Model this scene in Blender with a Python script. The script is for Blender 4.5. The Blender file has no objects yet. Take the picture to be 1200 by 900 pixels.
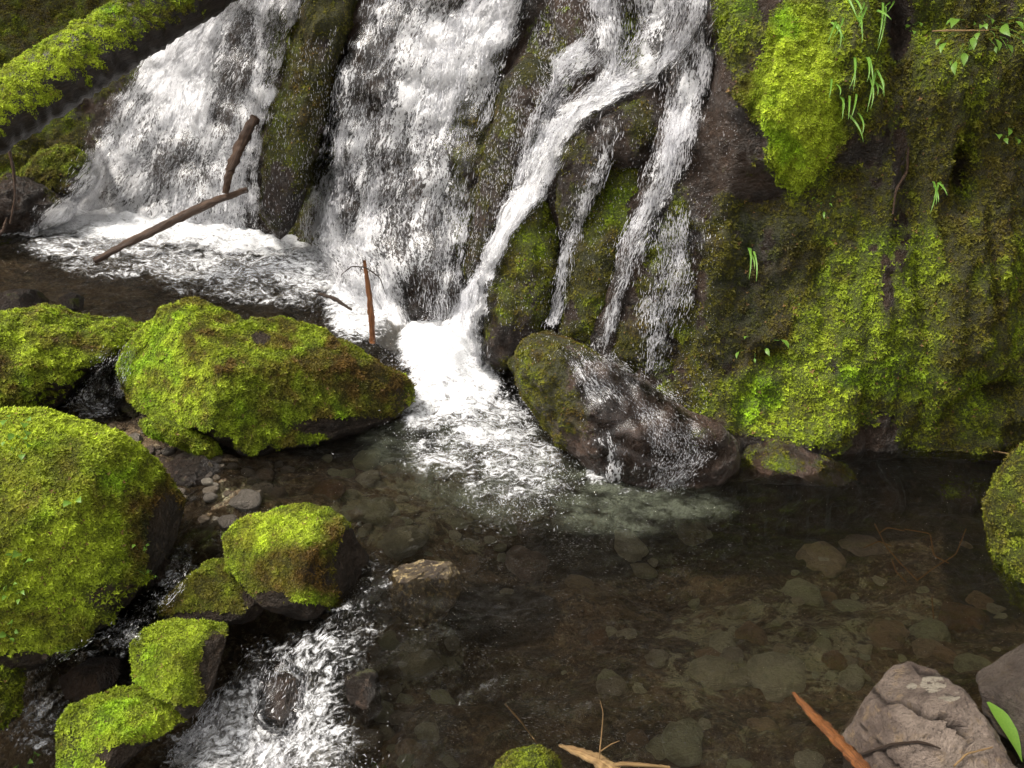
import bpy, math, random
import numpy as np
from mathutils import Vector
from mathutils.bvhtree import BVHTree

random.seed(7)
RNG = np.random.default_rng(11)
S = bpy.context.scene
COL = S.collection

# ------------------------------------------------------------------ camera, world, sun, exposure
F_PX = 1177.0                      # focal length in photograph pixels (1200 x 900)
CAM = np.array([0.0, 0.0, 2.2])
PITCH = math.radians(25.0)
cam_data = bpy.data.cameras.new("camera")
cam = bpy.data.objects.new("camera", cam_data)
COL.objects.link(cam)
cam.location = CAM
cam.rotation_euler = (math.pi / 2 - PITCH, 0, 0)
cam_data.sensor_width = 36.0
cam_data.lens = 36.0 * F_PX / 1200.0
cam_data.clip_start = 0.05
cam_data.clip_end = 500.0
S.camera = cam

SUN_EL, SUN_AZ = math.radians(60), math.radians(262)     # azimuth clockwise from +Y: high on the left
world = bpy.data.worlds.new("World")
S.world = world
world.use_nodes = True
wn = world.node_tree
bg = wn.nodes["Background"]
sky = wn.nodes.new("ShaderNodeTexSky")
sky.sky_type = 'NISHITA'
sky.sun_disc = False
sky.sun_elevation = SUN_EL
sky.sun_rotation = SUN_AZ
sky.air_density = 1.0
sky.dust_density = 4.0
hs = wn.nodes.new("ShaderNodeHueSaturation")              # thin overcast: nearly neutral sky
hs.inputs['Saturation'].default_value = 0.03
wn.links.new(sky.outputs[0], hs.inputs['Color'])
warm = wn.nodes.new("ShaderNodeMix")                      # light filtered by thin cloud and forest: slightly warm
warm.data_type = 'RGBA'
warm.blend_type = 'MULTIPLY'
warm.inputs[0].default_value = 1.0
wn.links.new(hs.outputs[0], warm.inputs[6])
warm.inputs[7].default_value = (1.0, 0.965, 0.92, 1)
wn.links.new(warm.outputs[2], bg.inputs[0])
bg.inputs[1].default_value = 0.15

sd = bpy.data.lights.new("sun", 'SUN')
sd.energy = 1.15
sd.angle = math.radians(12)
sd.color = (1.0, 0.91, 0.78)
so = bpy.data.objects.new("sun", sd)
COL.objects.link(so)
sdir = Vector((math.sin(SUN_AZ) * math.cos(SUN_EL), math.cos(SUN_AZ) * math.cos(SUN_EL), math.sin(SUN_EL)))
so.rotation_euler = (-sdir).to_track_quat('-Z', 'Y').to_euler()

S.view_settings.view_transform = 'Standard'
S.view_settings.look = 'None'
S.view_settings.exposure = 1.28
S.view_settings.gamma = 1.0
S.cycles.max_bounces = 8
S.cycles.caustics_refractive = False
S.cycles.caustics_reflective = False
S.cycles.transparent_max_bounces = 24

# ------------------------------------------------------------------ helpers: rays, noise, meshes
FW = np.array([0, math.cos(PITCH), -math.sin(PITCH)])
UPV = np.array([0, math.sin(PITCH), math.cos(PITCH)])
RT = np.array([1.0, 0, 0])


def ray(px, py):
    """direction(s) through photograph pixel(s), unit depth along the view axis"""
    u = (np.asarray(px, float) - 600) / F_PX
    v = (np.asarray(py, float) - 450) / F_PX
    return FW + u[..., None] * RT - v[..., None] * UPV


def at_z(px, py, z):
    d = ray(px, py)
    t = (np.asarray(z, float) - CAM[2]) / d[..., 2]
    return CAM + d * t[..., None]


def at_y(px, py, y):
    d = ray(px, py)
    t = np.asarray(y, float) / d[..., 1]
    return CAM + d * t[..., None]


def project(P):
    q = np.asarray(P) - CAM
    w = q @ FW
    w = np.where(w < 0.05, 0.05, w)
    return 600 + F_PX * (q @ RT) / w, 450 - F_PX * (q @ UPV) / w, w


_perm = np.random.default_rng(3).permutation(256)
_perm = np.concatenate([_perm, _perm, _perm])
_grad = np.random.default_rng(4).normal(size=(256, 3))
_grad /= np.linalg.norm(_grad, axis=1)[:, None]


def _hash(i, j, k):
    return _perm[_perm[_perm[i & 255] + (j & 255)] + (k & 255)]


def pn(P):
    """Perlin noise, about -0.7..0.7"""
    P = np.asarray(P, float)
    I = np.floor(P).astype(int)
    f = P - I
    w = f * f * f * (f * (f * 6 - 15) + 10)
    out = np.zeros(len(P))
    for dx in (0, 1):
        for dy in (0, 1):
            for dz in (0, 1):
                g = _grad[_hash(I[:, 0] + dx, I[:, 1] + dy, I[:, 2] + dz)]
                d = f - np.array([dx, dy, dz])
                ww = (w[:, 0] if dx else 1 - w[:, 0]) * (w[:, 1] if dy else 1 - w[:, 1]) * (w[:, 2] if dz else 1 - w[:, 2])
                out += ww * np.einsum('ij,ij->i', g, d)
    return out


def fbm(P, oct=4, gain=0.5, lac=2.03):
    P = np.asarray(P, float)
    a, s, out = 1.0, 1.0, np.zeros(len(P))
    for o in range(oct):
        out += a * pn(P * s + o * 17.3)
        a *= gain
        s *= lac
    return out


def ridged(P, oct=4):
    P = np.asarray(P, float)
    a, s, out = 1.0, 1.0, np.zeros(len(P))
    for o in range(oct):
        out += a * (1 - 2.2 * np.abs(pn(P * s + o * 9.7)))
        a *= 0.5
        s *= 2.07
    return out / 1.9


_cell = np.random.default_rng(5).random((256, 3))


def worley(P):
    P = np.asarray(P, float)
    I = np.floor(P).astype(int)
    f1 = np.full(len(P), 9.0)
    f2 = np.full(len(P), 9.0)
    for dx in (-1, 0, 1):
        for dy in (-1, 0, 1):
            for dz in (-1, 0, 1):
                c = I + np.array([dx, dy, dz])
                q = c + _cell[_hash(c[:, 0], c[:, 1], c[:, 2])]
                d = np.linalg.norm(P - q, axis=1)
                f2 = np.where(d < f1, f1, np.minimum(f2, d))
                f1 = np.minimum(f1, d)
    return f1, f2


def sstep(a, b, x):
    t = np.clip((x - a) / (b - a), 0, 1)
    return t * t * (3 - 2 * t)


def tag(o, label=None, cat=None, group=None, kind=None):
    if label:
        o["label"] = label
    if cat:
        o["category"] = cat
    if group:
        o["group"] = group
    if kind:
        o["kind"] = kind
    return o


def mesh_from(name, V, faces, smooth=True):
    """V (n,3), faces (m,k) all of one size"""
    V = np.ascontiguousarray(V, dtype=np.float32)
    Fa = np.ascontiguousarray(faces, dtype=np.int32)
    m, k = Fa.shape
    me = bpy.data.meshes.new(name)
    me.vertices.add(len(V))
    me.vertices.foreach_set("co", V.ravel())
    me.loops.add(m * k)
    me.loops.foreach_set("vertex_index", Fa.ravel())
    me.polygons.add(m)
    me.polygons.foreach_set("loop_start", np.arange(0, m * k, k, dtype=np.int32))
    me.update(calc_edges=True)
    if smooth:
        me.polygons.foreach_set("use_smooth", np.ones(m, dtype=bool))
    return me


def obj(name, me, mat, parent=None):
    o = bpy.data.objects.new(name, me)
    COL.objects.link(o)
    if mat and not me.materials:
        me.materials.append(mat)
    if parent:
        o.parent = parent
    return o


def attr_f(me, name, data, domain='POINT'):
    a = me.attributes.new(name, 'FLOAT', domain)
    a.data.foreach_set("value", np.ascontiguousarray(data, dtype=np.float32))


def attr_c(me, name, data, domain='POINT'):
    a = me.attributes.new(name, 'FLOAT_COLOR', domain)
    c = np.ones((len(data), 4), dtype=np.float32)
    c[:, :3] = data
    a.data.foreach_set("color", c.ravel())


def attr_v(me, name, data):
    a = me.attributes.new(name, 'FLOAT_VECTOR', 'POINT')
    a.data.foreach_set("vector", np.ascontiguousarray(data, dtype=np.float32).ravel())


def vert_normals(V, T):
    """T triangles"""
    n = np.cross(V[T[:, 1]] - V[T[:, 0]], V[T[:, 2]] - V[T[:, 0]])
    N = np.zeros_like(V)
    for k in range(3):
        for c in range(3):
            N[:, c] += np.bincount(T[:, k], weights=n[:, c], minlength=len(V))
    return N / (np.linalg.norm(N, axis=1)[:, None] + 1e-12)


def grid_faces(nu, nv):
    i = np.arange(nu * nv).reshape(nu, nv)
    return np.stack([i[:-1, :-1], i[1:, :-1], i[1:, 1:], i[:-1, 1:]], -1).reshape(-1, 4)


def quads_to_tris(Q):
    return np.concatenate([Q[:, [0, 1, 2]], Q[:, [0, 2, 3]]])


_ICO = {}


def ico(sub):
    if sub not in _ICO:
        t = (1 + 5 ** .5) / 2
        V = [(-1, t, 0), (1, t, 0), (-1, -t, 0), (1, -t, 0), (0, -1, t), (0, 1, t), (0, -1, -t), (0, 1, -t), (t, 0, -1), (t, 0, 1), (-t, 0, -1), (-t, 0, 1)]
        T = np.array([(0, 11, 5), (0, 5, 1), (0, 1, 7), (0, 7, 10), (0, 10, 11), (1, 5, 9), (5, 11, 4), (11, 10, 2), (10, 7, 6), (7, 1, 8), (3, 9, 4), (3, 4, 2), (3, 2, 6), (3, 6, 8), (3, 8, 9), (4, 9, 5), (2, 4, 11), (6, 2, 10), (8, 6, 7), (9, 8, 1)])
        V = np.array(V, float)
        V /= np.linalg.norm(V, axis=1)[:, None]
        for _ in range(sub):
            E = np.concatenate([T[:, [0, 1]], T[:, [1, 2]], T[:, [2, 0]]])
            Es = np.sort(E, axis=1)
            U, inv = np.unique(Es, axis=0, return_inverse=True)
            inv = inv.ravel()
            M = V[U[:, 0]] + V[U[:, 1]]
            M /= np.linalg.norm(M, axis=1)[:, None]
            b = len(V)
            V = np.concatenate([V, M])
            n = len(T)
            a01, a12, a20 = b + inv[:n], b + inv[n:2 * n], b + inv[2 * n:]
            T = np.concatenate([np.stack([T[:, 0], a01, a20], 1), np.stack([T[:, 1], a12, a01], 1), np.stack([T[:, 2], a20, a12], 1), np.stack([a01, a12, a20], 1)])
        _ICO[sub] = (V, T)
    return _ICO[sub]


def blobs(px, py, L):
    """max of soft ellipses (cx, cy, rx, ry, value)"""
    out = np.zeros(len(px))
    for cx, cy, rx, ry, v in L:
        d = ((px - cx) / rx) ** 2 + ((py - cy) / ry) ** 2
        out = np.maximum(out, v * (1 - sstep(0.35, 1.5, d)))
    return out


def in_poly(px, py, poly):
    c = np.zeros(len(px), bool)
    n = len(poly)
    for i in range(n):
        x0, y0 = poly[i]
        x1, y1 = poly[(i + 1) % n]
        if y0 == y1:
            continue
        hit = ((y0 > py) != (y1 > py)) & (px < (x1 - x0) * (py - y0) / (y1 - y0) + x0)
        c ^= hit
    return c


def soft_poly(px, py, poly, soft=12.0):
    """1 inside the polygon, falling to 0 over `soft` pixels outside"""
    d = np.full(len(px), 1e9)
    n = len(poly)
    for i in range(n):
        a = np.array(poly[i], float)
        b = np.array(poly[(i + 1) % n], float)
        e = b - a
        t = np.clip(((px - a[0]) * e[0] + (py - a[1]) * e[1]) / (e @ e), 0, 1)
        d = np.minimum(d, np.hypot(px - a[0] - t * e[0], py - a[1] - t * e[1]))
    sd_ = np.where(in_poly(px, py, poly), d, -d)
    return sstep(-soft, soft * 0.4, sd_)


# ------------------------------------------------------------------ materials
class NT:
    def __init__(self, name):
        self.m = bpy.data.materials.new(name)
        self.m.use_nodes = True
        self.t = self.m.node_tree
        self.t.nodes.clear()
        self.out = self.n('ShaderNodeOutputMaterial')

    def n(self, typ, **kw):
        nd = self.t.nodes.new(typ)
        for k, v in kw.items():
            setattr(nd, k, v)
        return nd

    def set(self, sock, v):
        if isinstance(v, bpy.types.NodeSocket):
            self.t.links.new(v, sock)
        else:
            sock.default_value = v

    def math(self, op, a, b=None, c=None, clamp=False):
        nd = self.n('ShaderNodeMath', operation=op, use_clamp=clamp)
        self.set(nd.inputs[0], a)
        if b is not None:
            self.set(nd.inputs[1], b)
        if c is not None:
            self.set(nd.inputs[2], c)
        return nd.outputs[0]

    def ss(self, x, a, b):
        nd = self.n('ShaderNodeMapRange', interpolation_type='SMOOTHSTEP')
        self.set(nd.inputs['Value'], x)
        nd.inputs['From Min'].default_value = a
        nd.inputs['From Max'].default_value = b
        return nd.outputs[0]

    def mix(self, f, a, b):
        nd = self.n('ShaderNodeMix', data_type='RGBA')
        self.set(nd.inputs[0], f)
        for s_, v in ((nd.inputs[6], a), (nd.inputs[7], b)):
            if isinstance(v, tuple) and len(v) == 3:
                v = (*v, 1)
            self.set(s_, v)
        return nd.outputs[2]

    def attr(self, name, out='Fac'):
        nd = self.n('ShaderNodeAttribute', attribute_name=name)
        return nd.outputs[out]

    def coord(self):
        return self.n('ShaderNodeTexCoord').outputs['Object']

    def mapping(self, vec, scale):
        nd = self.n('ShaderNodeVectorMath', operation='MULTIPLY')
        self.set(nd.inputs[0], vec)
        nd.inputs[1].default_value = scale
        return nd.outputs[0]

    def noise(self, vec, scale, detail=4, rough=0.55, dist=0.0):
        nd = self.n('ShaderNodeTexNoise')
        self.set(nd.inputs['Vector'], vec)
        nd.inputs['Scale'].default_value = scale
        nd.inputs['Detail'].default_value = detail
        nd.inputs['Roughness'].default_value = rough
        nd.inputs['Distortion'].default_value = dist
        return nd.outputs[0]

    def voronoi(self, vec, scale, feature='F1', out='Distance'):
        nd = self.n('ShaderNodeTexVoronoi', feature=feature)
        self.set(nd.inputs['Vector'], vec)
        nd.inputs['Scale'].default_value = scale
        return nd.outputs[out]

    def bump(self, h, strength=0.5, dist=0.01, normal=None):
        nd = self.n('ShaderNodeBump')
        self.set(nd.inputs['Height'], h)
        nd.inputs['Strength'].default_value = strength
        nd.inputs['Distance'].default_value = dist
        if normal is not None:
            self.set(nd.inputs['Normal'], normal)
        return nd.outputs[0]

    def principled(self, color, rough=0.5, normal=None, spec=0.5, **kw):
        nd = self.n('ShaderNodeBsdfPrincipled')
        if isinstance(color, tuple) and len(color) == 3:
            color = (*color, 1)
        self.set(nd.inputs['Base Color'], color)
        self.set(nd.inputs['Roughness'], rough)
        self.set(nd.inputs['Specular IOR Level'], spec)
        if normal is not None:
            self.set(nd.inputs['Normal'], normal)
        for k, v in kw.items():
            self.set(nd.inputs[k], v)
        return nd.outputs[0]

    def mixs(self, f, a, b):
        nd = self.n('ShaderNodeMixShader')
        self.set(nd.inputs[0], f)
        self.t.links.new(a, nd.inputs[1])
        self.t.links.new(b, nd.inputs[2])
        return nd.outputs[0]

    def end(self, sh):
        self.t.links.new(sh, self.out.inputs['Surface'])
        return self.m


def mat_rock(name, dark, mid, pale, wet=0.35, scale=1.0, spec=0.8):
    """rock whose 'moss' point attribute turns it into a mat of moss ('mosscol')"""
    k = NT(name)
    co = k.coord()
    n1 = k.noise(co, 5 * scale, 6, 0.62)
    n2 = k.noise(co, 28 * scale, 5, 0.6)
    n3 = k.noise(co, 120 * scale, 3, 0.6)
    c = k.mix(k.ss(n1, 0.38, 0.66), dark, mid)
    c = k.mix(k.math('MULTIPLY', k.ss(n2, 0.54, 0.72), 0.75), c, pale)
    c = k.mix(k.math('MULTIPLY', k.ss(n3, 0.55, 0.7), 0.35), c, dark)
    n4 = k.noise(co, 11 * scale, 8, 0.72, 0.8)
    moss = k.attr('moss')
    mcol = k.attr('mosscol', 'Color')
    mcol = k.mix(k.ss(n3, 0.35, 0.65), k.mix(0.6, mcol, (0.012, 0.014, 0.004)), mcol)
    mf = k.ss(k.math('ADD', moss, k.math('MULTIPLY', k.math('SUBTRACT', n2, 0.5), 0.9)), 0.35, 0.6)
    col = k.mix(mf, c, mcol)
    h = k.math('ADD', k.math('MULTIPLY', n2, 1.0), k.math('MULTIPLY', n3, 0.5))
    h = k.math('ADD', h, k.math('MULTIPLY', n4, 1.6))
    nor = k.bump(h, 1.0, 0.06)
    ro = k.math('ADD', wet, k.math('MULTIPLY', n2, 0.3))
    ro = k.math('ADD', ro, k.math('MULTIPLY', mf, 0.5), clamp=True)
    return k.end(k.principled(col, ro, nor, spec))


def mat_moss():
    k = NT("moss_leaves")
    c = k.attr('tint', 'Color')
    p = k.principled(c, 0.6, None, 0.25)
    tr = k.n('ShaderNodeBsdfTranslucent')
    k.set(tr.inputs[0], c)
    return k.end(k.mixs(0.3, p, tr.outputs[0]))


def mat_leaf(name, c1, c2):
    k = NT(name)
    co = k.coord()
    c = k.mix(k.noise(co, 30, 3), (*c1,), (*c2,))
    p = k.principled(c, 0.4, None, 0.4)
    tr = k.n('ShaderNodeBsdfTranslucent')
    k.set(tr.inputs[0], c)
    return k.end(k.mixs(0.35, p, tr.outputs[0]))


def mat_wood(name, a, b, rough=0.5, stretch=(1, 1, 0.12)):
    k = NT(name)
    v = k.attr('flow', 'Vector')
    n1 = k.noise(k.mapping(v, (14, 14, 3)), 3.0, 5, 0.65)
    n2 = k.noise(k.mapping(v, (60, 60, 6)), 3.0, 4, 0.6)
    c = k.mix(k.ss(n1, 0.35, 0.65), a, b)
    c = k.mix(k.ss(n2, 0.5, 0.72), c, tuple(x * 0.3 for x in a))
    nor = k.bump(k.math('ADD', n1, n2), 0.8, 0.008)
    return k.end(k.principled(c, rough, nor, 0.4))


def mat_fall():
    """falling white water: streaks along the flow, clear between them"""
    k = NT("falling_water")
    uv = k.attr('flow', 'Vector')
    den = k.attr('dens')
    n0 = k.noise(k.mapping(uv, (7, 2.0, 1)), 1.0, 3, 0.55, 0.8)
    n1 = k.noise(k.mapping(uv, (40, 12, 1)), 1.0, 4, 0.62, 1.0)
    n2 = k.noise(k.mapping(uv, (105, 38, 1)), 1.0, 4, 0.7, 0.6)
    s = k.math('ADD', k.math('MULTIPLY', n0, 0.7), k.math('ADD', k.math('MULTIPLY', n1, 1.0), k.math('MULTIPLY', n2, 1.1)))
    s = k.math('SUBTRACT', s, 1.40)                                   # about -0.5..0.5
    a = k.ss(k.math('ADD', s, k.math('SUBTRACT', den, 0.5)), 0.0, 0.12)
    a = k.math('MAXIMUM', k.math('MULTIPLY', a, 0.95), k.math('MULTIPLY', k.ss(den, 0.35, 0.95), 0.16))
    nor = k.bump(k.math('ADD', n1, n2), 0.3, 0.012)
    dif = k.principled((0.80, 0.80, 0.82), 0.35, nor, 0.4)
    tr = k.n('ShaderNodeBsdfTranslucent')
    tr.inputs[0].default_value = (0.92, 0.92, 0.93, 1)
    white = k.mixs(0.3, dif, tr.outputs[0])
    gl = k.n('ShaderNodeBsdfGlossy')
    gl.inputs['Roughness'].default_value = 0.12
    k.set(gl.inputs['Normal'], nor)
    tp = k.n('ShaderNodeBsdfTransparent')
    fr = k.n('ShaderNodeFresnel')
    fr.inputs[0].default_value = 1.33
    k.set(fr.inputs['Normal'], nor)
    film = k.ss(den, 0.02, 0.2)
    clear = k.mixs(k.math('MULTIPLY', fr.outputs[0], film), tp.outputs[0], gl.outputs[0])
    return k.end(k.mixs(a, clear, white))


def mat_drops():
    k = NT("water_drops")
    p = k.principled((0.9, 0.9, 0.93), 0.2, None, 0.5)
    tr = k.n('ShaderNodeBsdfTranslucent')
    tr.inputs[0].default_value = (0.85, 0.86, 0.9, 1)
    tp = k.n('ShaderNodeBsdfTransparent')
    return k.end(k.mixs(0.4, k.mixs(0.35, p, tr.outputs[0]), tp.outputs[0]))


def mat_water():
    k = NT("stream_water")
    co = k.coord()
    foam = k.attr('foam')
    milk = k.attr('milk')
    rough_ = k.attr('chop')
    w1 = k.noise(k.mapping(co, (1, 1.7, 1)), 14, 3, 0.55, 0.8)
    w2 = k.noise(k.mapping(co, (1, 1.5, 1)), 46, 4, 0.65, 0.9)
    h = k.math('ADD', k.math('MULTIPLY', w1, 1.0), k.math('MULTIPLY', w2, 0.5))
    w3 = k.noise(k.mapping(co, (1, 1.6, 1)), 120, 2, 0.6, 0.4)
    w0 = k.noise(k.mapping(co, (1, 2.2, 1)), 4.5, 3, 0.6, 1.2)
    h = k.math('ADD', h, k.math('ADD', k.math('MULTIPLY', w3, 0.25), k.math('MULTIPLY', w0, 1.8)))
    h = k.math('MULTIPLY', h, k.math('ADD', k.math('MULTIPLY', rough_, 1.3), 0.5))
    nor = k.bump(h, 1.0, 0.085)
    tp = k.n('ShaderNodeBsdfTransparent')
    tp.inputs[0].default_value = (0.99, 0.95, 0.86, 1)
    gl = k.n('ShaderNodeBsdfGlossy')
    gl.inputs['Roughness'].default_value = 0.02
    k.set(gl.inputs['Normal'], nor)
    fr = k.n('ShaderNodeFresnel')
    fr.inputs[0].default_value = 1.33
    k.set(fr.inputs['Normal'], nor)
    rf = k.n('ShaderNodeBsdfRefraction')
    rf.inputs['Color'].default_value = (0.92, 0.87, 0.78, 1)
    rf.inputs['Roughness'].default_value = 0.0
    rf.inputs['IOR'].default_value = 1.1
    k.set(rf.inputs['Normal'], nor)
    under = k.mixs(0.16, tp.outputs[0], rf.outputs[0])
    water = k.mixs(fr.outputs[0], under, gl.outputs[0])
    mk = k.principled((0.28, 0.31, 0.22), 0.2, nor, 0.5)               # bubbles drawn under
    mn = k.noise(co, 9, 4, 0.6)
    water = k.mixs(k.math('MULTIPLY', k.math('MULTIPLY', milk, k.ss(mn, 0.3, 0.7)), 0.55), water, mk)
    f1 = k.noise(k.mapping(co, (1, 1.7, 1)), 13, 6, 0.72, 1.6)
    f2 = k.noise(co, 60, 4, 0.65, 0.8)
    s = k.math('ADD', k.math('MULTIPLY', f1, 1.5), k.math('MULTIPLY', f2, 0.7))
    s = k.math('SUBTRACT', s, 1.1)
    a = k.ss(k.math('ADD', s, k.math('SUBTRACT', foam, 0.5)), -0.14, 0.36)
    white = k.principled((0.78, 0.79, 0.81), 0.4, k.bump(k.math('ADD', f1, f2), 0.5, 0.02), 0.3)
    return k.end(k.mixs(a, water, white))


def mat_bed():
    k = NT("stream_bed")
    co = k.coord()
    n1 = k.noise(co, 3.2, 5, 0.6)
    n2 = k.noise(co, 17, 5, 0.65)
    pale = k.ss(k.math('ADD', k.attr('pale'), k.math('MULTIPLY', k.math('SUBTRACT', k.noise(co, 8, 5, 0.7, 1.0), 0.5), 2.2)), 0.5, 0.68)
    c = k.mix(k.ss(n1, 0.4, 0.65), (0.085, 0.054, 0.03), (0.25, 0.175, 0.10))
    c = k.mix(k.math('MULTIPLY', k.ss(n2, 0.52, 0.7), 0.6), c, (0.38, 0.35, 0.23))
    c = k.mix(k.math('MULTIPLY', k.ss(k.noise(co, 9, 6, 0.7, 1.5), 0.50, 0.60), 0.75), c, (0.03, 0.023, 0.017))
    c = k.mix(k.math('MULTIPLY', pale, 0.8), c, (0.46, 0.45, 0.29))
    n5 = k.noise(co, 48, 6, 0.75, 0.6)
    c = k.mix(k.math('MULTIPLY', k.ss(n5, 0.54, 0.62), 0.6), c, (0.45, 0.38, 0.25))
    c = k.mix(k.math('MULTIPLY', k.ss(n5, 0.46, 0.40), 0.75), c, (0.03, 0.022, 0.016))
    pool_shade = k.ss(k.math('ADD', k.attr('pool_shade'), k.math('MULTIPLY', k.math('SUBTRACT', n1, 0.5), 1.2)), 0.35, 0.7)  # bed painted dark where deep water and the cliff's reflection look black
    c = k.mix(k.math('MULTIPLY', pool_shade, 0.85), c, (0.016, 0.013, 0.009))
    nor = k.bump(k.math('ADD', k.noise(co, 30, 6, 0.7), k.math('MULTIPLY', n2, 1.2)), 1.0, 0.05)
    return k.end(k.principled(c, 0.45, nor, 0.4))


def mat_stone(name, cols, wet=0.4, mott=0.7):
    """loose stones: colour varies from stone to stone"""
    k = NT(name)
    oi = k.n('ShaderNodeObjectInfo')
    co = k.coord()
    n1 = k.noise(co, 1.6, 6, 0.7, 1.0)
    n2 = k.noise(co, 6, 5, 0.7)
    ramp = k.n('ShaderNodeValToRGB')
    k.set(ramp.inputs[0], oi.outputs['Random'])
    el = ramp.color_ramp.elements
    while len(el) < len(cols):
        el.new(0.5)
    for i, c in enumerate(cols):
        el[i].position = i / (len(cols) - 1)
        el[i].color = (*c, 1)
    c = k.mix(k.math('MULTIPLY', k.ss(n1, 0.46, 0.62), mott), ramp.outputs[0], (0.10, 0.08, 0.055))
    c = k.mix(k.math('MULTIPLY', k.ss(n2, 0.55, 0.7), 0.4), c, (0.4, 0.38, 0.32))
    nor = k.bump(k.math('ADD', n1, n2), 0.9, 0.25)
    return k.end(k.principled(c, wet, nor, 0.45))


def mat_grey_rock(name="bare_grey_rock", g=1.0):
    k = NT(name)
    co = k.coord()
    n1 = k.noise(co, 4, 6, 0.65)
    n2 = k.noise(co, 22, 6, 0.65)
    n3 = k.noise(co, 110, 3, 0.6)
    c = k.mix(k.ss(n1, 0.36, 0.64), (0.15, 0.115, 0.098), (0.40, 0.33, 0.28))
    c = k.mix(k.math('MULTIPLY', k.ss(n2, 0.52, 0.7), 0.8), c, (0.36, 0.27, 0.17))
    c = k.mix(k.math('MULTIPLY', k.ss(n3, 0.5, 0.7), 0.5), c, (0.06, 0.048, 0.05))
    n4 = k.noise(k.mapping(co, (1, 1, 2.2)), 9, 9, 0.75, 1.2)
    c = k.mix(k.math('MULTIPLY', k.ss(n4, 0.44, 0.34), 0.8), c, (0.05, 0.036, 0.034))
    c = k.mix(k.ss(k.math('ADD', k.math('MULTIPLY', k.attr('pale'), 0.62), k.math('MULTIPLY', k.math('SUBTRACT', n2, 0.5), 1.8)), 0.45, 0.55), c, (0.46, 0.42, 0.35))
    c = k.mix(k.math('MULTIPLY', k.attr('crack'), 0.85), c, (0.03, 0.02, 0.016))
    mul = k.n('ShaderNodeMix', data_type='RGBA', blend_type='MULTIPLY')
    mul.inputs[0].default_value = 1.0
    k.set(mul.inputs[6], c)
    mul.inputs[7].default_value = (g, g * 0.96, g * 0.92, 1)
    c = mul.outputs[2]
    nor = k.bump(k.math('ADD', k.math('ADD', n2, k.math('MULTIPLY', n3, 0.6)), k.math('MULTIPLY', n4, 2.2)), 1.0, 0.045)
    return k.end(k.principled(c, 0.55, nor, 0.4))


def mat_speckled():
    k = NT("speckled_stone")
    co = k.coord()
    n1 = k.noise(co, 45, 5, 0.7)
    n2 = k.noise(co, 12, 4, 0.6)
    c = k.mix(k.ss(n2, 0.4, 0.6), (0.035, 0.024, 0.016), (0.09, 0.065, 0.035))
    c = k.mix(k.ss(n1, 0.52, 0.62), c, (0.34, 0.26, 0.13))
    nor = k.bump(k.math('ADD', n1, n2), 1.0, 0.02)
    return k.end(k.principled(c, 0.3, nor, 0.5))


M = {}
M['speckled'] = mat_speckled()
M['wet'] = mat_rock("wet_dark_rock", (0.020, 0.0125, 0.008), (0.066, 0.040, 0.026), (0.13, 0.082, 0.056), 0.26, 1.0, 0.6)
M['boulder'] = mat_rock("boulder_rock", (0.020, 0.013, 0.008), (0.058, 0.038, 0.024), (0.12, 0.085, 0.06), 0.4, 1.3, 0.35)
M['moss'] = mat_moss()
M['leaf'] = mat_leaf("green_leaf", (0.09, 0.20, 0.025), (0.18, 0.31, 0.045))
M['blade'] = mat_leaf("grass_blade", (0.12, 0.28, 0.03), (0.22, 0.4, 0.07))
M['bark'] = mat_wood("log_bark", (0.026, 0.018, 0.013), (0.011, 0.008, 0.007), 0.5)
M['deadwood'] = mat_wood("dead_wood", (0.13, 0.075, 0.045), (0.05, 0.03, 0.022), 0.45)
M['redwood'] = mat_wood("orange_wood", (0.30, 0.115, 0.035), (0.13, 0.05, 0.02), 0.45)
M['tan'] = mat_wood("tan_twig", (0.45, 0.3, 0.13), (0.25, 0.14, 0.06), 0.5)
M['rootlet'] = mat_wood("orange_rootlet", (0.34, 0.17, 0.04), (0.18, 0.08, 0.02), 0.5)
M['darktwig'] = mat_wood("dark_twig", (0.06, 0.035, 0.02), (0.025, 0.015, 0.01), 0.5)
M['fall'] = mat_fall()
M['drops'] = mat_drops()
M['water'] = mat_water()
M['bed'] = mat_bed()
M['pebble'] = mat_stone("shore_pebble", [(0.34, 0.30, 0.25), (0.13, 0.105, 0.09), (0.26, 0.20, 0.14), (0.46, 0.41, 0.34), (0.18, 0.13, 0.10)], 0.4, 0.3)
M['sunk'] = mat_stone("sunken_stone", [(0.30, 0.32, 0.18), (0.52, 0.52, 0.34), (0.22, 0.12, 0.06), (0.42, 0.29, 0.17), (0.62, 0.60, 0.44), (0.30, 0.21, 0.17)], 0.5, 0.4)
M['palesunk'] = mat_stone("pale_sunken_stone", [(0.52, 0.54, 0.36), (0.66, 0.64, 0.46), (0.60, 0.56, 0.38), (0.50, 0.52, 0.33)], 0.5, 0.3)
M['grey'] = mat_grey_rock()
M['darkgrey'] = mat_grey_rock("dark_grey_rock", 0.4)
M['brownwet'] = mat_rock("wet_brown_rock", (0.042, 0.025, 0.016), (0.125, 0.075, 0.052), (0.22, 0.15, 0.12), 0.22)

# ------------------------------------------------------------------ moss: thousands of small sprigs
C_BRIGHT = np.array([0.35, 0.44, 0.028])
C_MID = np.array([0.18, 0.24, 0.012])
C_OLIVE = np.array([0.095, 0.088, 0.009])
C_BROWN = np.array([0.10, 0.058, 0.012])
C_DARK = np.array([0.035, 0.040, 0.008])
C_LIME = np.array([0.22, 0.38, 0.014])


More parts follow.
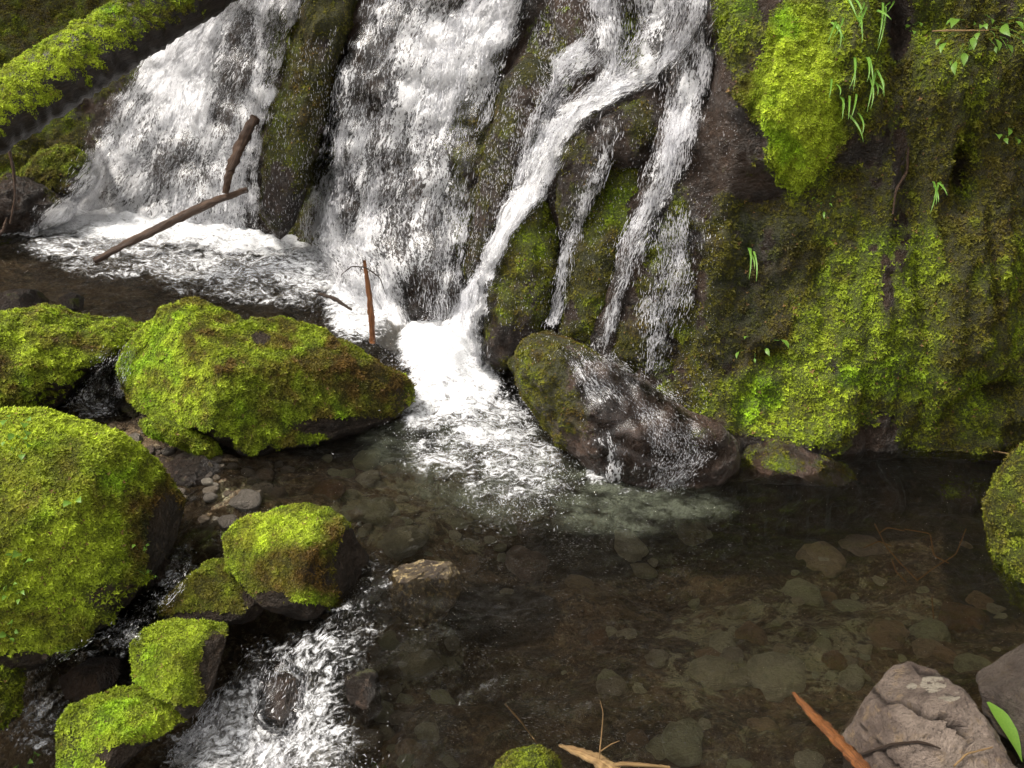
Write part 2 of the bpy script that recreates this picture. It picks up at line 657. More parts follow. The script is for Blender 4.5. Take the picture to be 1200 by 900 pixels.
def moss_colour(P, tint, brown=0.4, pb=0.0):
    """tint 0 dark .. 1 bright; brown and lime patches from noise; pb adds brown"""
    n = fbm(P * 3.2 + 3.1, 3) * 0.5 + fbm(P * 11.0 + 23.1, 3) * 0.35
    t = np.clip(tint + n * 0.75, 0, 1)[:, None]
    c = np.where(t < 0.3, C_DARK + (C_OLIVE - C_DARK) * (t / 0.3), np.where(t < 0.6, C_OLIVE + (C_MID - C_OLIVE) * ((t - 0.3) / 0.3), C_MID + (C_BRIGHT - C_MID) * ((t - 0.6) / 0.4)))
    g = sstep(0.15, 0.5, fbm(P * 4.0 + 77.0, 3)) * 0.8 * sstep(0.35, 0.6, np.asarray(tint) + np.zeros(len(P)))
    c = c * (1 - g[:, None]) + C_LIME * g[:, None]
    b = np.clip(sstep(0.0, 0.4, fbm(P * 7.0 + 41.0, 4)) * brown + sstep(-0.3, 0.35, fbm(P * 9.0 + 11.0, 4)) * pb, 0, 0.95)
    return c * (1 - b[:, None]) + C_BROWN * b[:, None]


def make_moss(name, V, T, N, dens, tint, parent, count, size=0.012, brown=0.4, leaves=5, lift=0.0, pb=None):
    """sprigs spread over the triangles in proportion to area * dens; tint per vertex"""
    A = np.cross(V[T[:, 1]] - V[T[:, 0]], V[T[:, 2]] - V[T[:, 0]])
    w = 0.5 * np.linalg.norm(A, axis=1) * dens[T].mean(1)
    vx, vy, vd = project(V[T].mean(1))
    w *= ((vx > -150) & (vx < 1500) & (vy > -150) & (vy < 1050))
    w *= (np.einsum('ij,ij->i', N[T[:, 0]], CAM - V[T[:, 0]]) > -1.0)
    if w.sum() <= 0:
        return None
    f = RNG.choice(len(T), size=count, p=w / w.sum())
    r1 = np.sqrt(RNG.random(count))
    r2 = RNG.random(count)
    B = np.stack([1 - r1, r1 * (1 - r2), r1 * r2], 1)
    P = np.einsum('nk,nkc->nc', B, V[T[f]])
    n = np.einsum('nk,nkc->nc', B, N[T[f]])
    t = np.einsum('nk,nk->n', B, tint[T[f]])
    pbs = np.einsum('nk,nk->n', B, pb[T[f]]) if pb is not None else 0.0
    up = n + np.array([0, -0.1, 0.35]) + RNG.normal(size=(count, 3)) * 0.25
    up /= np.linalg.norm(up, axis=1)[:, None]
    a = np.cross(up, RNG.normal(size=(count, 3)))
    a /= np.linalg.norm(a, axis=1)[:, None]
    b = np.cross(up, a)
    clump = 0.6 + 1.2 * np.clip(fbm(P * 20.0, 3) + 0.35, 0, 1)
    sz = size * clump * RNG.uniform(0.6, 1.35, count)
    P = P + n * (sz * (0.1 + lift + 0.7 * RNG.random(count)))[:, None] - n * 0.002
    col = moss_colour(P, t, brown, pbs) * (RNG.uniform(0.5, 1.4, count) * (0.6 + 0.45 * clump))[:, None]
    dead = RNG.random(count) < 0.014
    col[dead] = np.array([0.22, 0.13, 0.05]) * RNG.uniform(0.4, 1.3, (int(dead.sum()), 1))
    verts = np.empty((count, leaves, 3, 3), np.float32)
    for k in range(leaves):
        th = 2 * math.pi * k / leaves + RNG.random(count) * 0.8
        d = a * np.cos(th)[:, None] + b * np.sin(th)[:, None]
        e = np.cross(up, d)
        lean = RNG.uniform(0.15, 0.9, count)[:, None]
        tip = P + sz[:, None] * (d * 1.0 + up * lean)
        mid = P + sz[:, None] * 0.35 * (d + up * lean * 1.1)
        w_ = (sz * RNG.uniform(0.26, 0.44, count))[:, None]
        verts[:, k, 0] = P + (mid - P) * 0.3 - e * w_
        verts[:, k, 1] = tip
        verts[:, k, 2] = P + (mid - P) * 0.3 + e * w_
    me = mesh_from(name, verts.reshape(-1, 3), np.arange(count * leaves * 3).reshape(-1, 3), smooth=False)
    attr_c(me, 'tint', np.repeat(col, leaves, 0), 'FACE')
    o = obj(name, me, M['moss'], parent)
    o["kind"] = "stuff"
    return o


# ------------------------------------------------------------------ the cliff
STATIONS = np.array([  # base x, y; top (z = 1.8) x, y
    (5.2, 0.6, 5.4, 0.7), (4.2, 2.6, 4.3, 2.9), (3.0, 3.75, 2.9, 4.1), (2.28, 4.02, 2.1, 4.25), (1.49, 3.98, 1.50, 4.30),
    (.93, 3.98, 0.98, 4.55), (.50, 4.15, .70, 4.95), (.15, 4.60, .42, 5.30), (-.2, 5.02, .12, 5.65), (-.75, 5.35, -.45, 6.1),
    (-1.3, 6.25, -1.15, 6.65), (-1.72, 6.75, -1.65, 7.3), (-2.45, 7.1, -2.45, 8.1), (-3.3, 7.35, -3.2, 8.75),
    (-3.75, 7.0, -4.2, 8.5), (-4.4, 6.0, -5.4, 7.4), (-6.2, 4.5, -7.6, 5.2)])


def catmull(Pn, n):
    out = []
    seg = np.linalg.norm(np.diff(Pn[:, :2], axis=0), axis=1)
    tot = seg.sum()
    Q = np.vstack([2 * Pn[0] - Pn[1], Pn, 2 * Pn[-1] - Pn[-2]])
    for i in range(len(Pn) - 1):
        k = max(2, int(round(n * seg[i] / tot)))
        t = np.linspace(0, 1, k, endpoint=False)[:, None]
        p0, p1, p2, p3 = Q[i], Q[i + 1], Q[i + 2], Q[i + 3]
        out.append(0.5 * (2 * p1 + (p2 - p0) * t + (2 * p0 - 5 * p1 + 4 * p2 - p3) * t ** 2 + (3 * p1 - p0 - 3 * p2 + p3) * t ** 3))
    return np.vstack(out + [Pn[-1:]])


CURVE = catmull(STATIONS, 780)
ZS = np.concatenate([np.linspace(-0.6, 2.15, 185), np.linspace(2.2, 4.8, 22)])
nu, nv = len(CURVE), len(ZS)
zz = np.broadcast_to(ZS[None, :], (nu, nv))
kz = zz / 1.8
kz = np.where(kz > 1.15, 1.15 + (kz - 1.15) * 0.35, kz)
cx = CURVE[:, 0:1] + (CURVE[:, 2:3] - CURVE[:, 0:1]) * kz
cy = CURVE[:, 1:2] + (CURVE[:, 3:4] - CURVE[:, 1:2]) * kz
CV = np.stack([cx, cy, zz], -1).reshape(-1, 3)
CQ = grid_faces(nu, nv)[:, ::-1]
CT = quads_to_tris(CQ)
CN = vert_normals(CV, CT)
if CN[nu * nv // 3, 1] > 0:
    CQ = CQ[:, ::-1]
    CT = quads_to_tris(CQ)
    CN = -CN
px, py, _ = project(CV)
leftness = sstep(760, 560, px)                        # the part the falls run over
# broad relief
disp = 0.16 * fbm(CV * np.array([1.5, 1.5, 0.9]) + 5.0, 3)
curtain = fbm(CV * np.array([6.5, 6.5, 1.3]) + 9.0, 3)
disp += (1 - leftness) * 0.085 * curtain + leftness * 0.06 * fbm(CV * np.array([4.0, 4.0, 2.6]), 3)
# stepped ledges under the falls
stepz = CV[:, 2] * 4.2 + 1.4 * pn(CV * np.array([1.7, 1.7, 0.6]) + 2.0)
st = stepz - np.floor(stepz)
disp += leftness * 0.035 * (sstep(0.75, 1.0, st) - st) + leftness * 0.05 * ridged(CV * np.array([5.0, 5.0, 2.6]) + 4.0, 4)
f1, f2 = worley(CV * np.array([5.0, 5.0, 3.4]) + 0.35 * np.stack([fbm(CV * 6, 2), fbm(CV * 6 + 9, 2), fbm(CV * 6 + 19, 2)], 1))
rocky = np.clip(leftness + blobs(px, py, [(850, 160, 60, 120, 1), (860, 330, 70, 150, 0.7), (1055, 250, 22, 160, 0.8)]), 0, 1)
disp += rocky * (0.05 * np.clip(f2 - f1, 0, 0.5) - 0.03 * f1 + 0.01)
disp += 0.02 * fbm(CV * 14, 3) + 0.010 * ridged(CV * 24, 3) + 0.008 * fbm(CV * 45, 2)
disp += (1 - leftness) * 0.05 * np.abs(fbm(CV * np.array([9, 9, 5.0]) + 31, 3))


def bump(cx_, cy_, rx, ry, a):
    d = ((px - cx_) / rx) ** 2 + ((py - cy_) / ry) ** 2
    return a * np.exp(-d * 1.1)


disp += bump(930, 105, 52, 110, 0.20) + bump(925, 235, 55, 26, -0.10) + bump(862, 30, 30, 60, 0.12)
disp += bump(1005, 70, 40, 90, 0.13) + bump(1052, 40, 16, 60, -0.14) + bump(1062, 230, 14, 130, -0.06)
disp += bump(1130, 360, 70, 150, 0.14) + bump(975, 430, 55, 95, 0.13) + bump(1010, 470, 9, 70, -0.07)
disp += bump(1040, 390, 50, 120, 0.05) + bump(1128, 205, 13, 32, -0.26) + bump(1160, 455, 28, 15, -0.2) + bump(1072, 330, 8, 90, -0.08) + bump(1150, 300, 9, 70, -0.08) + bump(905, 420, 26, 14, -0.08) + bump(960, 330, 12, 40, -0.07)
disp += bump(1172, 480, 30, 24, 0.09) + bump(1165, 515, 34, 12, 0.06) + bump(1090, 556, 130, 16, -0.24)
disp += bump(1120, 100, 50, 60, 0.08) + bump(1090, 30, 40, 30, -0.12) + bump(985, 215, 30, 24, -0.10)
disp += bump(850, 300, 60, 150, 0.07) + bump(900, 460, 40, 40, -0.04) + bump(870, 520, 90, 30, 0.06)
disp *= sstep(-0.62, -0.3, CV[:, 2]) * 0.6 + 0.4
CV = CV + CN * disp[:, None]
CN = vert_normals(CV, CT)

px, py, _ = project(CV)
HANG = [(912, 14), (958, 4), (974, 50), (972, 105), (984, 150), (966, 186), (940, 218), (916, 206), (906, 150), (882, 124), (866, 108), (884, 84), (908, 60)]
nz = fbm(CV * 7 + 13, 4)
moss = np.maximum.reduce([
    soft_poly(px + 9 * nz, py + 14 * nz, HANG, 13) * 1.3,
    blobs(px, py, [(862, 30, 30, 60, 1.1), (1010, 70, 60, 90, 1.1), (1130, 330, 110, 260, 1.0), (985, 400, 80, 110, 1.1), (930, 480, 80, 70, 1.1),
                   (1130, 90, 110, 120, 0.85), (985, 250, 60, 60, 0.75), (850, 340, 100, 170, 0.70), (870, 210, 60, 60, 0.72), (900, 260, 70, 60, 0.66),
                   (1250, 300, 120, 400, 1.0), (1500, 300, 300, 500, 1.0), (960, 330, 60, 70, 0.9)]),
    blobs(px, py, [(60, 30, 150, 90, 0.9), (40, 170, 70, 60, 0.8), (75, 200, 30, 25, 1.0), (-80, 150, 120, 200, 0.9)]),
    blobs(px, py, [(350, 130, 45, 170, 0.6), (560, 180, 40, 160, 0.52), (650, 60, 40, 60, 0.42), (740, 60, 20, 60, 0.6)])])
moss = np.where(py < -60, 0.8 * sstep(820, 900, px), moss)
bare = blobs(px, py, [(825, 130, 30, 120, 0.8), (1056, 240, 11, 120, 0.6), (912, 95, 9, 40, 1.0), (870, 190, 30, 40, 0.6), (975, 425, 16, 26, 0.5), (1128, 205, 10, 26, 1),
                      (1052, 30, 16, 50, 0.8), (880, 530, 90, 22, 0.9), (820, 290, 12, 110, 0.4), (890, 220, 30, 20, 0.7), (1040, 335, 10, 40, .7), (1090, 550, 130, 14, 1)])
nz2 = fbm(CV * 19 + 3, 3)
moss = np.clip(moss - bare + (0.55 * nz + 0.45 * nz2) * (moss < 1.15) + 0.04 * (moss < 1.0) * (moss > 0.2), 0, 1.2)
tint = 0.40 + blobs(px, py, [(935, 120, 50, 105, 0.75), (862, 30, 28, 55, 0.22), (1000, 40, 50, 70, 0.20), (930, 470, 70, 60, 0.42), (960, 540, 50, 20, 0.4),
                             (1060, 400, 70, 140, 0.17), (985, 380, 60, 80, 0.26), (1150, 400, 60, 120, 0.10)])
tint -= blobs(px, py, [(1110, 430, 110, 130, 0.10), (1120, 200, 110, 130, 0.08), (870, 300, 90, 170, 0.24), (1170, 120, 80, 120, 0.04), (1060, 520, 120, 40, 0.12), (350, 130, 40, 170, 0.1), (560, 180, 40, 160, 0.12), (60, 60, 200, 150, 0.08)])  # the bank behind the log is also painted darker, as its shade
cliff_me = mesh_from("cliff", CV, CQ)
attr_f(cliff_me, 'moss', moss)
attr_c(cliff_me, 'mosscol', moss_colour(CV, tint, 0.5) * 0.75)
cliff = tag(obj("cliff", cliff_me, M['wet']), "wet dark rock cliff with hanging green moss curtains, behind the pool", "cliff", kind="structure")
md = np.clip(moss - 0.36, 0, 0.5) * (py > -80)
hang_d = soft_poly(px + 9 * nz, py + 14 * nz, HANG, 10)
make_moss("moss", CV, CT, CN, md, tint, cliff, 165000, 0.0072, 0.28, 3)
make_moss("moss", CV, CT, CN, hang_d, tint, cliff, 26000, 0.0070, 0.05, 3, 0.15)


# unseen hillside and conifers, added to block the sky reflected in the pool
top = CV.reshape(nu, nv, 3)[::6, -1]
rows = [top + np.array([0, k_ * 1.0, k_ * 0.35 + (0 if k_ else -0.05)]) + np.array([0, 0, 0.25]) * fbm(top * 0.8 + k_ * 3.0, 3)[:, None] * min(1, k_) for k_ in range(14)]
HV = np.stack(rows, 1)
tag(obj("hillside", mesh_from("hillside", HV.reshape(-1, 3), grid_faces(HV.shape[0], HV.shape[1])), M['bed']), "unseen slope added behind the cliff top to carry the conifers", "hillside", kind="structure")


def conifer_meshes(h):
    n, prof = 12, np.linspace(0, 1, 12)
    th = np.linspace(0, 2 * math.pi, 10, endpoint=False)
    r = 0.22 * (1 - prof) + 0.02
    V = np.stack([r[:, None] * np.cos(th), r[:, None] * np.sin(th), np.broadcast_to((prof * h)[:, None], (n, 10))], -1).reshape(-1, 3)
    i = np.arange(n * 10).reshape(n, 10)
    trunk = mesh_from("trunk", V, np.stack([i[:-1], np.roll(i[:-1], -1, 1), np.roll(i[1:], -1, 1), i[1:]], -1).reshape(-1, 4))
    attr_v(trunk, 'flow', V)
    m = 3800
    z = RNG.random(m) ** 1.2 * 0.92 + 0.08
    a = RNG.random(m) * 2 * math.pi
    R_ = 1.9 * (1 - z) ** 0.8 + 0.1
    rr = R_ * np.sqrt(RNG.random(m)) * (0.75 + 0.25 * np.sin(a * 5 + z * 40))
    C = np.stack([rr * np.cos(a), rr * np.sin(a), z * h - rr * 0.45], 1)
    out = np.stack([np.cos(a), np.sin(a), np.full(m, -0.4)], 1) + RNG.normal(size=(m, 3)) * 0.25
    out /= np.linalg.norm(out, axis=1)[:, None]
    sd_ = np.cross(out, np.array([0, 0, 1.0]) + RNG.normal(size=(m, 3)) * 0.3)
    sd_ /= np.linalg.norm(sd_, axis=1)[:, None]
    L = RNG.uniform(0.18, 0.45, m)[:, None]
    Vv = np.stack([C, C + out * L * 0.6 + sd_ * L * 0.3, C + out * L * 1.3, C + out * L * 0.6 - sd_ * L * 0.3], 1)
    crown = mesh_from("crown", Vv.reshape(-1, 3), np.arange(m * 4).reshape(m, 4), smooth=False)
    return trunk, crown


M['needles'] = mat_leaf("conifer_needles", (0.02, 0.045, 0.012), (0.05, 0.085, 0.02))
KINDS_ = [conifer_meshes(h) for h in (11.0, 13.5)]
for t_, c_ in KINDS_:
    t_.materials.append(M['bark'])
    c_.materials.append(M['needles'])
for i, (x, y) in enumerate([(-5.6, 9.6), (-4.2, 11.0), (-3.0, 10.2), (-1.6, 9.2), (-0.4, 8.6), (0.6, 7.6), (1.7, 6.9), (2.9, 6.6), (4.1, 5.8), (5.4, 4.6), (0.2, 10.4), (2.2, 9.2), (4.4, 8.2), (-2.2, 12.0)]):
    j = np.argmin(np.hypot(HV[..., 0] - x, HV[..., 1] - y))
    z = HV.reshape(-1, 3)[j, 2]
    e = bpy.data.objects.new("sky_block_conifer", None)
    COL.objects.link(e)
    e.location = (x, y, z - 0.2)
    e.rotation_euler = (0, 0, i * 1.3)
    tag(e, "dark conifer added out of view to block the sky reflected in the pool", "tree", "unseen conifers added above the falls")
    for nm, me_ in zip(("trunk", "crown"), KINDS_[i % 2]):
        o_ = bpy.data.objects.new(nm, me_)
        COL.objects.link(o_)
        o_.parent = e

# ------------------------------------------------------------------ rocks: an outline as seen, real size, own thickness
def outline_radius(poly, c, th):
    """distance from c to the polygon edge along each angle (image y down)"""
    P = np.array(poly, float) - c
    # resample with light smoothing
    Q = np.vstack([P, P[:1]])
    pts = []
    for i in range(len(P)):
        pts.append(Q[i] + (Q[i + 1] - Q[i]) * np.linspace(0, 1, 12, endpoint=False)[:, None])
    pts = np.vstack(pts)
    ang = np.arctan2(-pts[:, 1], pts[:, 0])
    rad = np.hypot(pts[:, 0], pts[:, 1])
    bins = np.linspace(-math.pi, math.pi, 181)
    idx = np.digitize(ang, bins) - 1
    r = np.full(180, np.nan)
    for b in range(180):
        if (idx == b).any():
            r[b] = rad[idx == b].max()
    g = np.arange(180)
    ok = ~np.isnan(r)
    r = np.interp(g, np.concatenate([g[ok] - 180, g[ok], g[ok] + 180]), np.tile(r[ok], 3))
    rs = (np.roll(r, 1) + 2 * r + np.roll(r, -1)) / 4
    x = (th + math.pi) / (2 * math.pi) * 180 - 0.5
    i0 = np.floor(x).astype(int)
    f = x - i0
    return rs[i0 % 180] * (1 - f) + rs[(i0 + 1) % 180] * f


ROCKS = []      # (V, T) of everything water or plants may lie on


def rock(name, poly, centre, thick, sub=5, seed=0, rough=1.0, mat='boulder', full=0.85, mossf=None, tint=0.6, tblobs=(), brown=0.4, pblobs=(), msize=0.012, mcount=0,
         mthresh=0.1, mblobs=None, bareb=(), lean=0.0, solid=True, chips=0.0, cracks=(), pale=(), cuts=()):
    """centre: ('z', height) or ('y', distance) of the outline's middle; thick: half depth in metres"""
    c = np.array(poly, float)
    c = (c.min(0) + c.max(0)) / 2 if in_poly(np.array([(c.min(0) + c.max(0))[0] / 2]), np.array([(c.min(0) + c.max(0))[1] / 2]), poly)[0] else c.mean(0)
    C3 = at_z(c[0], c[1], centre[1]) if centre[0] == 'z' else at_y(c[0], c[1], centre[1])
    dist = (C3 - CAM) @ FW
    view = ray(c[0], c[1])
    view = view / np.linalg.norm(view)
    up = UPV - view * (UPV @ view)
    up /= np.linalg.norm(up)
    rt = np.cross(view, up)
    D, T = ico(sub)
    th = np.arctan2(D[:, 1], D[:, 0])
    m = np.hypot(D[:, 0], D[:, 1])
    R = outline_radius(poly, c, th) * dist / F_PX
    mm = m ** full
    depth = np.sign(D[:, 2]) * np.abs(D[:, 2]) ** 0.9 * thick
    back = view * (1 - lean) + np.array([0, 1.0, 0]) * lean
    V = C3 + (R * mm * np.cos(th))[:, None] * rt + (R * mm * np.sin(th))[:, None] * up + depth[:, None] * back
    Rm = R.mean()
    N = vert_normals(V, T)
    if np.einsum('ij,ij->i', N, V - C3).mean() < 0:
        T = T[:, ::-1]
        N = -N
    sV = V + seed * 3.7
    d = 0.16 * Rm * fbm(sV * (0.9 / Rm), 3) * 0.8 + rough * 0.035 * Rm * ridged(sV * (2.2 / Rm), 4)
    f1, f2 = worley(sV * (1.5 / Rm))
    d += chips * Rm * (0.16 * np.clip(f2 - f1, 0, 0.6) - 0.04)
    d += 0.13 * Rm * fbm(sV * (3.0 / Rm), 4) + 0.03 * Rm * ridged(sV * (5.0 / Rm), 3) + 0.022 * (np.abs(fbm(sV * 8.5, 3)) - 0.2) * min(1.6, Rm * 5)
    d += 0.008 * fbm(sV * 26, 3)
    for (ca, cb, cc, hh) in cuts:
        nn_ = (rt * ca + up * cb - view * cc)
        nn_ = nn_ / np.linalg.norm(nn_)
        q = (V + N * d[:, None] - C3) @ nn_
        lim = hh * Rm + 0.012 * fbm(V * 9 + ca * 7, 3) + 0.005 * ridged(V * 24 + cb, 2)
        ex = np.maximum(q - lim, 0)
        V = V - nn_ * (ex * 0.93)[:, None]
    crackv = np.zeros(len(V))
    if cracks:
        qx, qy, _ = project(V)
        for line, wdt, dep in cracks:
            wob = 5 * fbm(V * 18, 3)
            dd = np.full(len(V), 1e9)
            for (x0, y0), (x1, y1) in zip(line[:-1], line[1:]):
                e = np.array([x1 - x0, y1 - y0], float)
                tt = np.clip(((qx - x0) * e[0] + (qy - y0) * e[1]) / (e @ e), 0, 1)
                dd = np.minimum(dd, np.hypot(qx - x0 - tt * e[0] + wob, qy - y0 - tt * e[1] + wob))
            crackv = np.maximum(crackv, 1 - sstep(0.3, 0.9, dd / wdt))
            d -= dep * (1 - sstep(0.2, 1.0, dd / wdt)) * (D[:, 2] < 0.3)
    edge = 1 - 0.5 * sstep(0.75, 1.0, m)                   # keep the outline
    V = V + N * (d * edge)[:, None]
    N = vert_normals(V, T)
    px, py, _ = project(V)
    n = fbm(V * 6 + seed, 4)
    if mossf is None:
        ms = sstep(mthresh - 0.25, mthresh + 0.25, N[:, 2] + 0.55 * n + 0.15)
        ms = ms * 1.1
    else:
        ms = mossf(px, py, N, n)
    if mblobs is not None:
        ms = ms * np.clip(blobs(px, py, mblobs), 0, 1)
    if bareb:
        ms = ms - blobs(px, py, bareb)
    ms = np.clip(ms, 0, 1.2)
    tn = tint + (blobs(px, py, [b for b in tblobs if b[4] > 0]) - blobs(px, py, [(b[0], b[1], b[2], b[3], -b[4]) for b in tblobs if b[4] < 0]) if tblobs else 0) + np.zeros(len(V))
    me = mesh_from(name, V, T)
    attr_f(me, 'moss', ms)
    pb = blobs(px, py, pblobs) if pblobs else np.zeros(len(V))
    attr_c(me, 'mosscol', moss_colour(V, tn, brown, pb) * 0.75)
    attr_f(me, 'crack', crackv)
    attr_f(me, 'pale', blobs(px, py, pale) if pale else np.zeros(len(V)))
    o = obj(name, me, M[mat])
    if solid:
        ROCKS.append((V, T))
    if mcount:
        make_moss("moss", V, T, N, np.clip(ms - 0.3, 0, 0.6), tn, o, int(mcount * 2.3), msize * 0.52, brown, 3, 0.0, pb)
    o['_c'] = 0
    del o['_c']
    return o


def always(v):
    return lambda px, py, N, n: np.clip(v + 0.9 * n, 0, 1.2)


# outcrops on the waterfall face
tag(rock("rock_outcrop", [(308, 255), (311, 190), (324, 130), (344, 60), (366, -10), (390, -60), (425, -60), (418, 0), (398, 55), (388, 100), (378, 150), (360, 205), (345, 250), (328, 282)],
         ('y', 6.35), 0.28, 5, 1, 1.0, 'wet', mossf=always(0.75), tint=0.26, brown=0.6, mcount=5000, msize=0.012, bareb=[(330, 245, 30, 50, 0.45)]),
    "tall dark mossy rib of rock parting the left and middle falls", "rock outcrop")
tag(rock("rock_outcrop", [(566, 420), (574, 340), (588, 270), (604, 236), (628, 226), (650, 262), (662, 305), (652, 345), (636, 385), (612, 415), (590, 432)],
         ('y', 4.85), 0.24, 5, 2, 0.8, 'wet', mossf=always(0.9), tint=0.30, brown=0.5, mcount=5000, msize=0.011, tblobs=[(615, 310, 30, 50, 0.16)], bareb=[(600, 410, 40, 40, 0.6)]),
    "olive mossy rock lobe just right of the white diagonal chute", "rock outcrop")
tag(rock("rock_outcrop", [(655, 405), (662, 330), (678, 262), (704, 202), (736, 166), (772, 176), (780, 222), (745, 268), (724, 312), (708, 385), (690, 415)],
         ('y', 4.75), 0.24, 5, 3, 0.8, 'wet', mossf=always(1.0), tint=0.33, brown=0.45, mcount=6500, msize=0.011, tblobs=[(715, 230, 35, 70, 0.14)], bareb=[(668, 390, 20, 40, 0.5)]),
    "long olive mossy rock lobe between two thin trickles", "rock outcrop")
tag(rock("rock_outcrop", [(652, 235), (656, 185), (672, 150), (718, 120), (768, 102), (796, 128), (786, 176), (752, 168), (716, 182), (696, 214), (680, 262), (662, 275)],
         ('y', 4.85), 0.24, 5, 4, 1.3, 'wet', mossf=always(0.35), tint=0.22, brown=0.6, mcount=1500, msize=0.010, chips=0.5),
    "bare wet black rock head under the bend of the chute", "rock outcrop")
tag(rock("rock_outcrop", [(718, 415), (728, 330), (752, 278), (782, 262), (812, 300), (832, 380), (836, 450), (800, 470), (755, 450), (728, 440)],
         ('y', 4.50), 0.22, 5, 5, 1.0, 'wet', mossf=always(0.55), tint=0.22, brown=0.5, mcount=3500, msize=0.010, chips=0.3),
    "dark mossy bulge right of the thin trickle beside the cliff", "rock outcrop")
tag(rock("rock_outcrop", [(545, 330), (556, 250), (572, 170), (590, 100), (620, 70), (650, 90), (640, 140), (620, 190), (600, 235), (575, 290), (560, 330)],
         ('y', 5.35), 0.22, 5, 6, 1.2, 'wet', mossf=always(0.5), tint=0.22, brown=0.5, mcount=2200, msize=0.010, chips=0.4),
    "narrow dark rock rib between the middle fall and the chute", "rock outcrop")
tag(rock("boulder", [(598, 425), (612, 398), (640, 388), (682, 408), (722, 438), (780, 468), (830, 496), (862, 520), (860, 552), (820, 572), (760, 586), (722, 574), (688, 548), (650, 516), (618, 470)],
         ('z', 0.18), 0.30, 6, 7, 1.4, 'brownwet', mossf=lambda px, py, N, n: np.clip(0.75 + n - 0.9 * sstep(640, 720, px + (py - 480) * 0.3), 0, 1), tint=0.25, brown=0.7, mcount=3500, msize=0.010, chips=0.35),
    "long brown wet boulder with a thin water film, right of the white splash", "boulder")

tag(rock("rock_ledge", [(820, 512), (862, 500), (910, 512), (950, 530), (985, 545), (1000, 556), (960, 567), (890, 566), (840, 560)],
         ('z', 0.0), 0.22, 5, 41, 1.4, 'brownwet', mossf=lambda px, py, N, n: np.clip(0.45 + n + 0.5 * sstep(930, 980, px) - 0.5 * sstep(540, 560, py), 0, 1), tint=0.4, brown=0.6, mcount=1200, msize=0.010, chips=0.6, cuts=[(0.1, 0.85, 0.5, 0.45), (-0.5, 0.5, 0.7, 0.6), (0.5, 0.6, 0.6, 0.6)]),
    "low brown rock ledge along the cliff foot right of the long wet boulder", "rock ledge")

# ------------------------------------------------------------------ water level and stream bed
WL = np.array([(-300, 300, .22), (0, 300, .22), (100, 320, .20), (200, 300, .20), (300, 320, .19), (400, 350, .16), (430, 380, .12), (170, 385, .18), (125, 420, .16), (115, 455, .09), (110, 485, .03),
               (470, 430, .08), (520, 420, .12), (560, 470, .04), (600, 520, 0), (480, 500, 0), (400, 560, 0), (300, 580, 0), (250, 560, 0), (700, 600, 0), (900, 600, 0),
               (1100, 600, 0), (1300, 600, 0), (1300, 900, 0), (1000, 800, 0), (800, 800, 0), (600, 800, 0), (600, 900, 0), (500, 700, 0), (490, 850, -.02), (600, 1100, 0), (800, 1000, 0),
               (445, 700, -.03), (415, 770, -.12), (380, 800, -.2), (420, 890, -.16), (330, 850, -.38), (280, 905, -.45), (250, 612, -.02), (220, 660, -.07), (190, 700, -.14), (140, 750, -.25),
               (130, 800, -.32), (50, 860, -.42), (0, 900, -.5), (200, 900, -.5), (300, 1100, -.6), (-300, 900, -.6), (-300, 500, 0.05), (360, 700, -.08), (320, 770, -.25)], float)
DP = np.array([(270, 580, -.02), (180, 520, -.04), (230, 545, -.04), (300, 600, 0.0), (330, 560, .05), (450, 560, .12), (600, 600, .3), (800, 600, .4), (1000, 600, .4), (1150, 600, .3), (900, 750, .2),
               (1050, 700, .2), (600, 700, .25), (560, 720, .35), (480, 660, .1), (500, 800, .1), (600, 850, .13), (800, 850, .15), (1000, 850, .08), (1200, 800, .05), (300, 850, .07), (400, 800, .05),
               (150, 750, .03), (200, 680, .02), (100, 330, .12), (300, 340, .15), (420, 360, .15), (50, 320, .1), (520, 440, .2), (0, 880, .03), (120, 450, .015)], float)
WLP = at_z(WL[:, 0], WL[:, 1], WL[:, 2])
DPP = at_z(DP[:, 0], DP[:, 1], np.zeros(len(DP)))


def idw(P, Q, val, p=3.0):
    w = 1.0 / (np.hypot(P[:, 0:1] - Q[None, :, 0], P[:, 1:2] - Q[None, :, 1]) ** p + 2e-4)
    return (w @ val) / w.sum(1)


def water_level(P):
    return idw(P, WLP, WL[:, 2])


def bed_level(P):
    P3 = np.column_stack([P[:, 0], P[:, 1], np.zeros(len(P))])
    d = idw(P, DPP, DP[:, 2], 2.5)
    return water_level(P) - d + 0.05 * fbm(P3 * 3.0 + 7, 3) * np.clip(d * 6, 0.3, 1) + 0.02 * fbm(P3 * 11, 3)


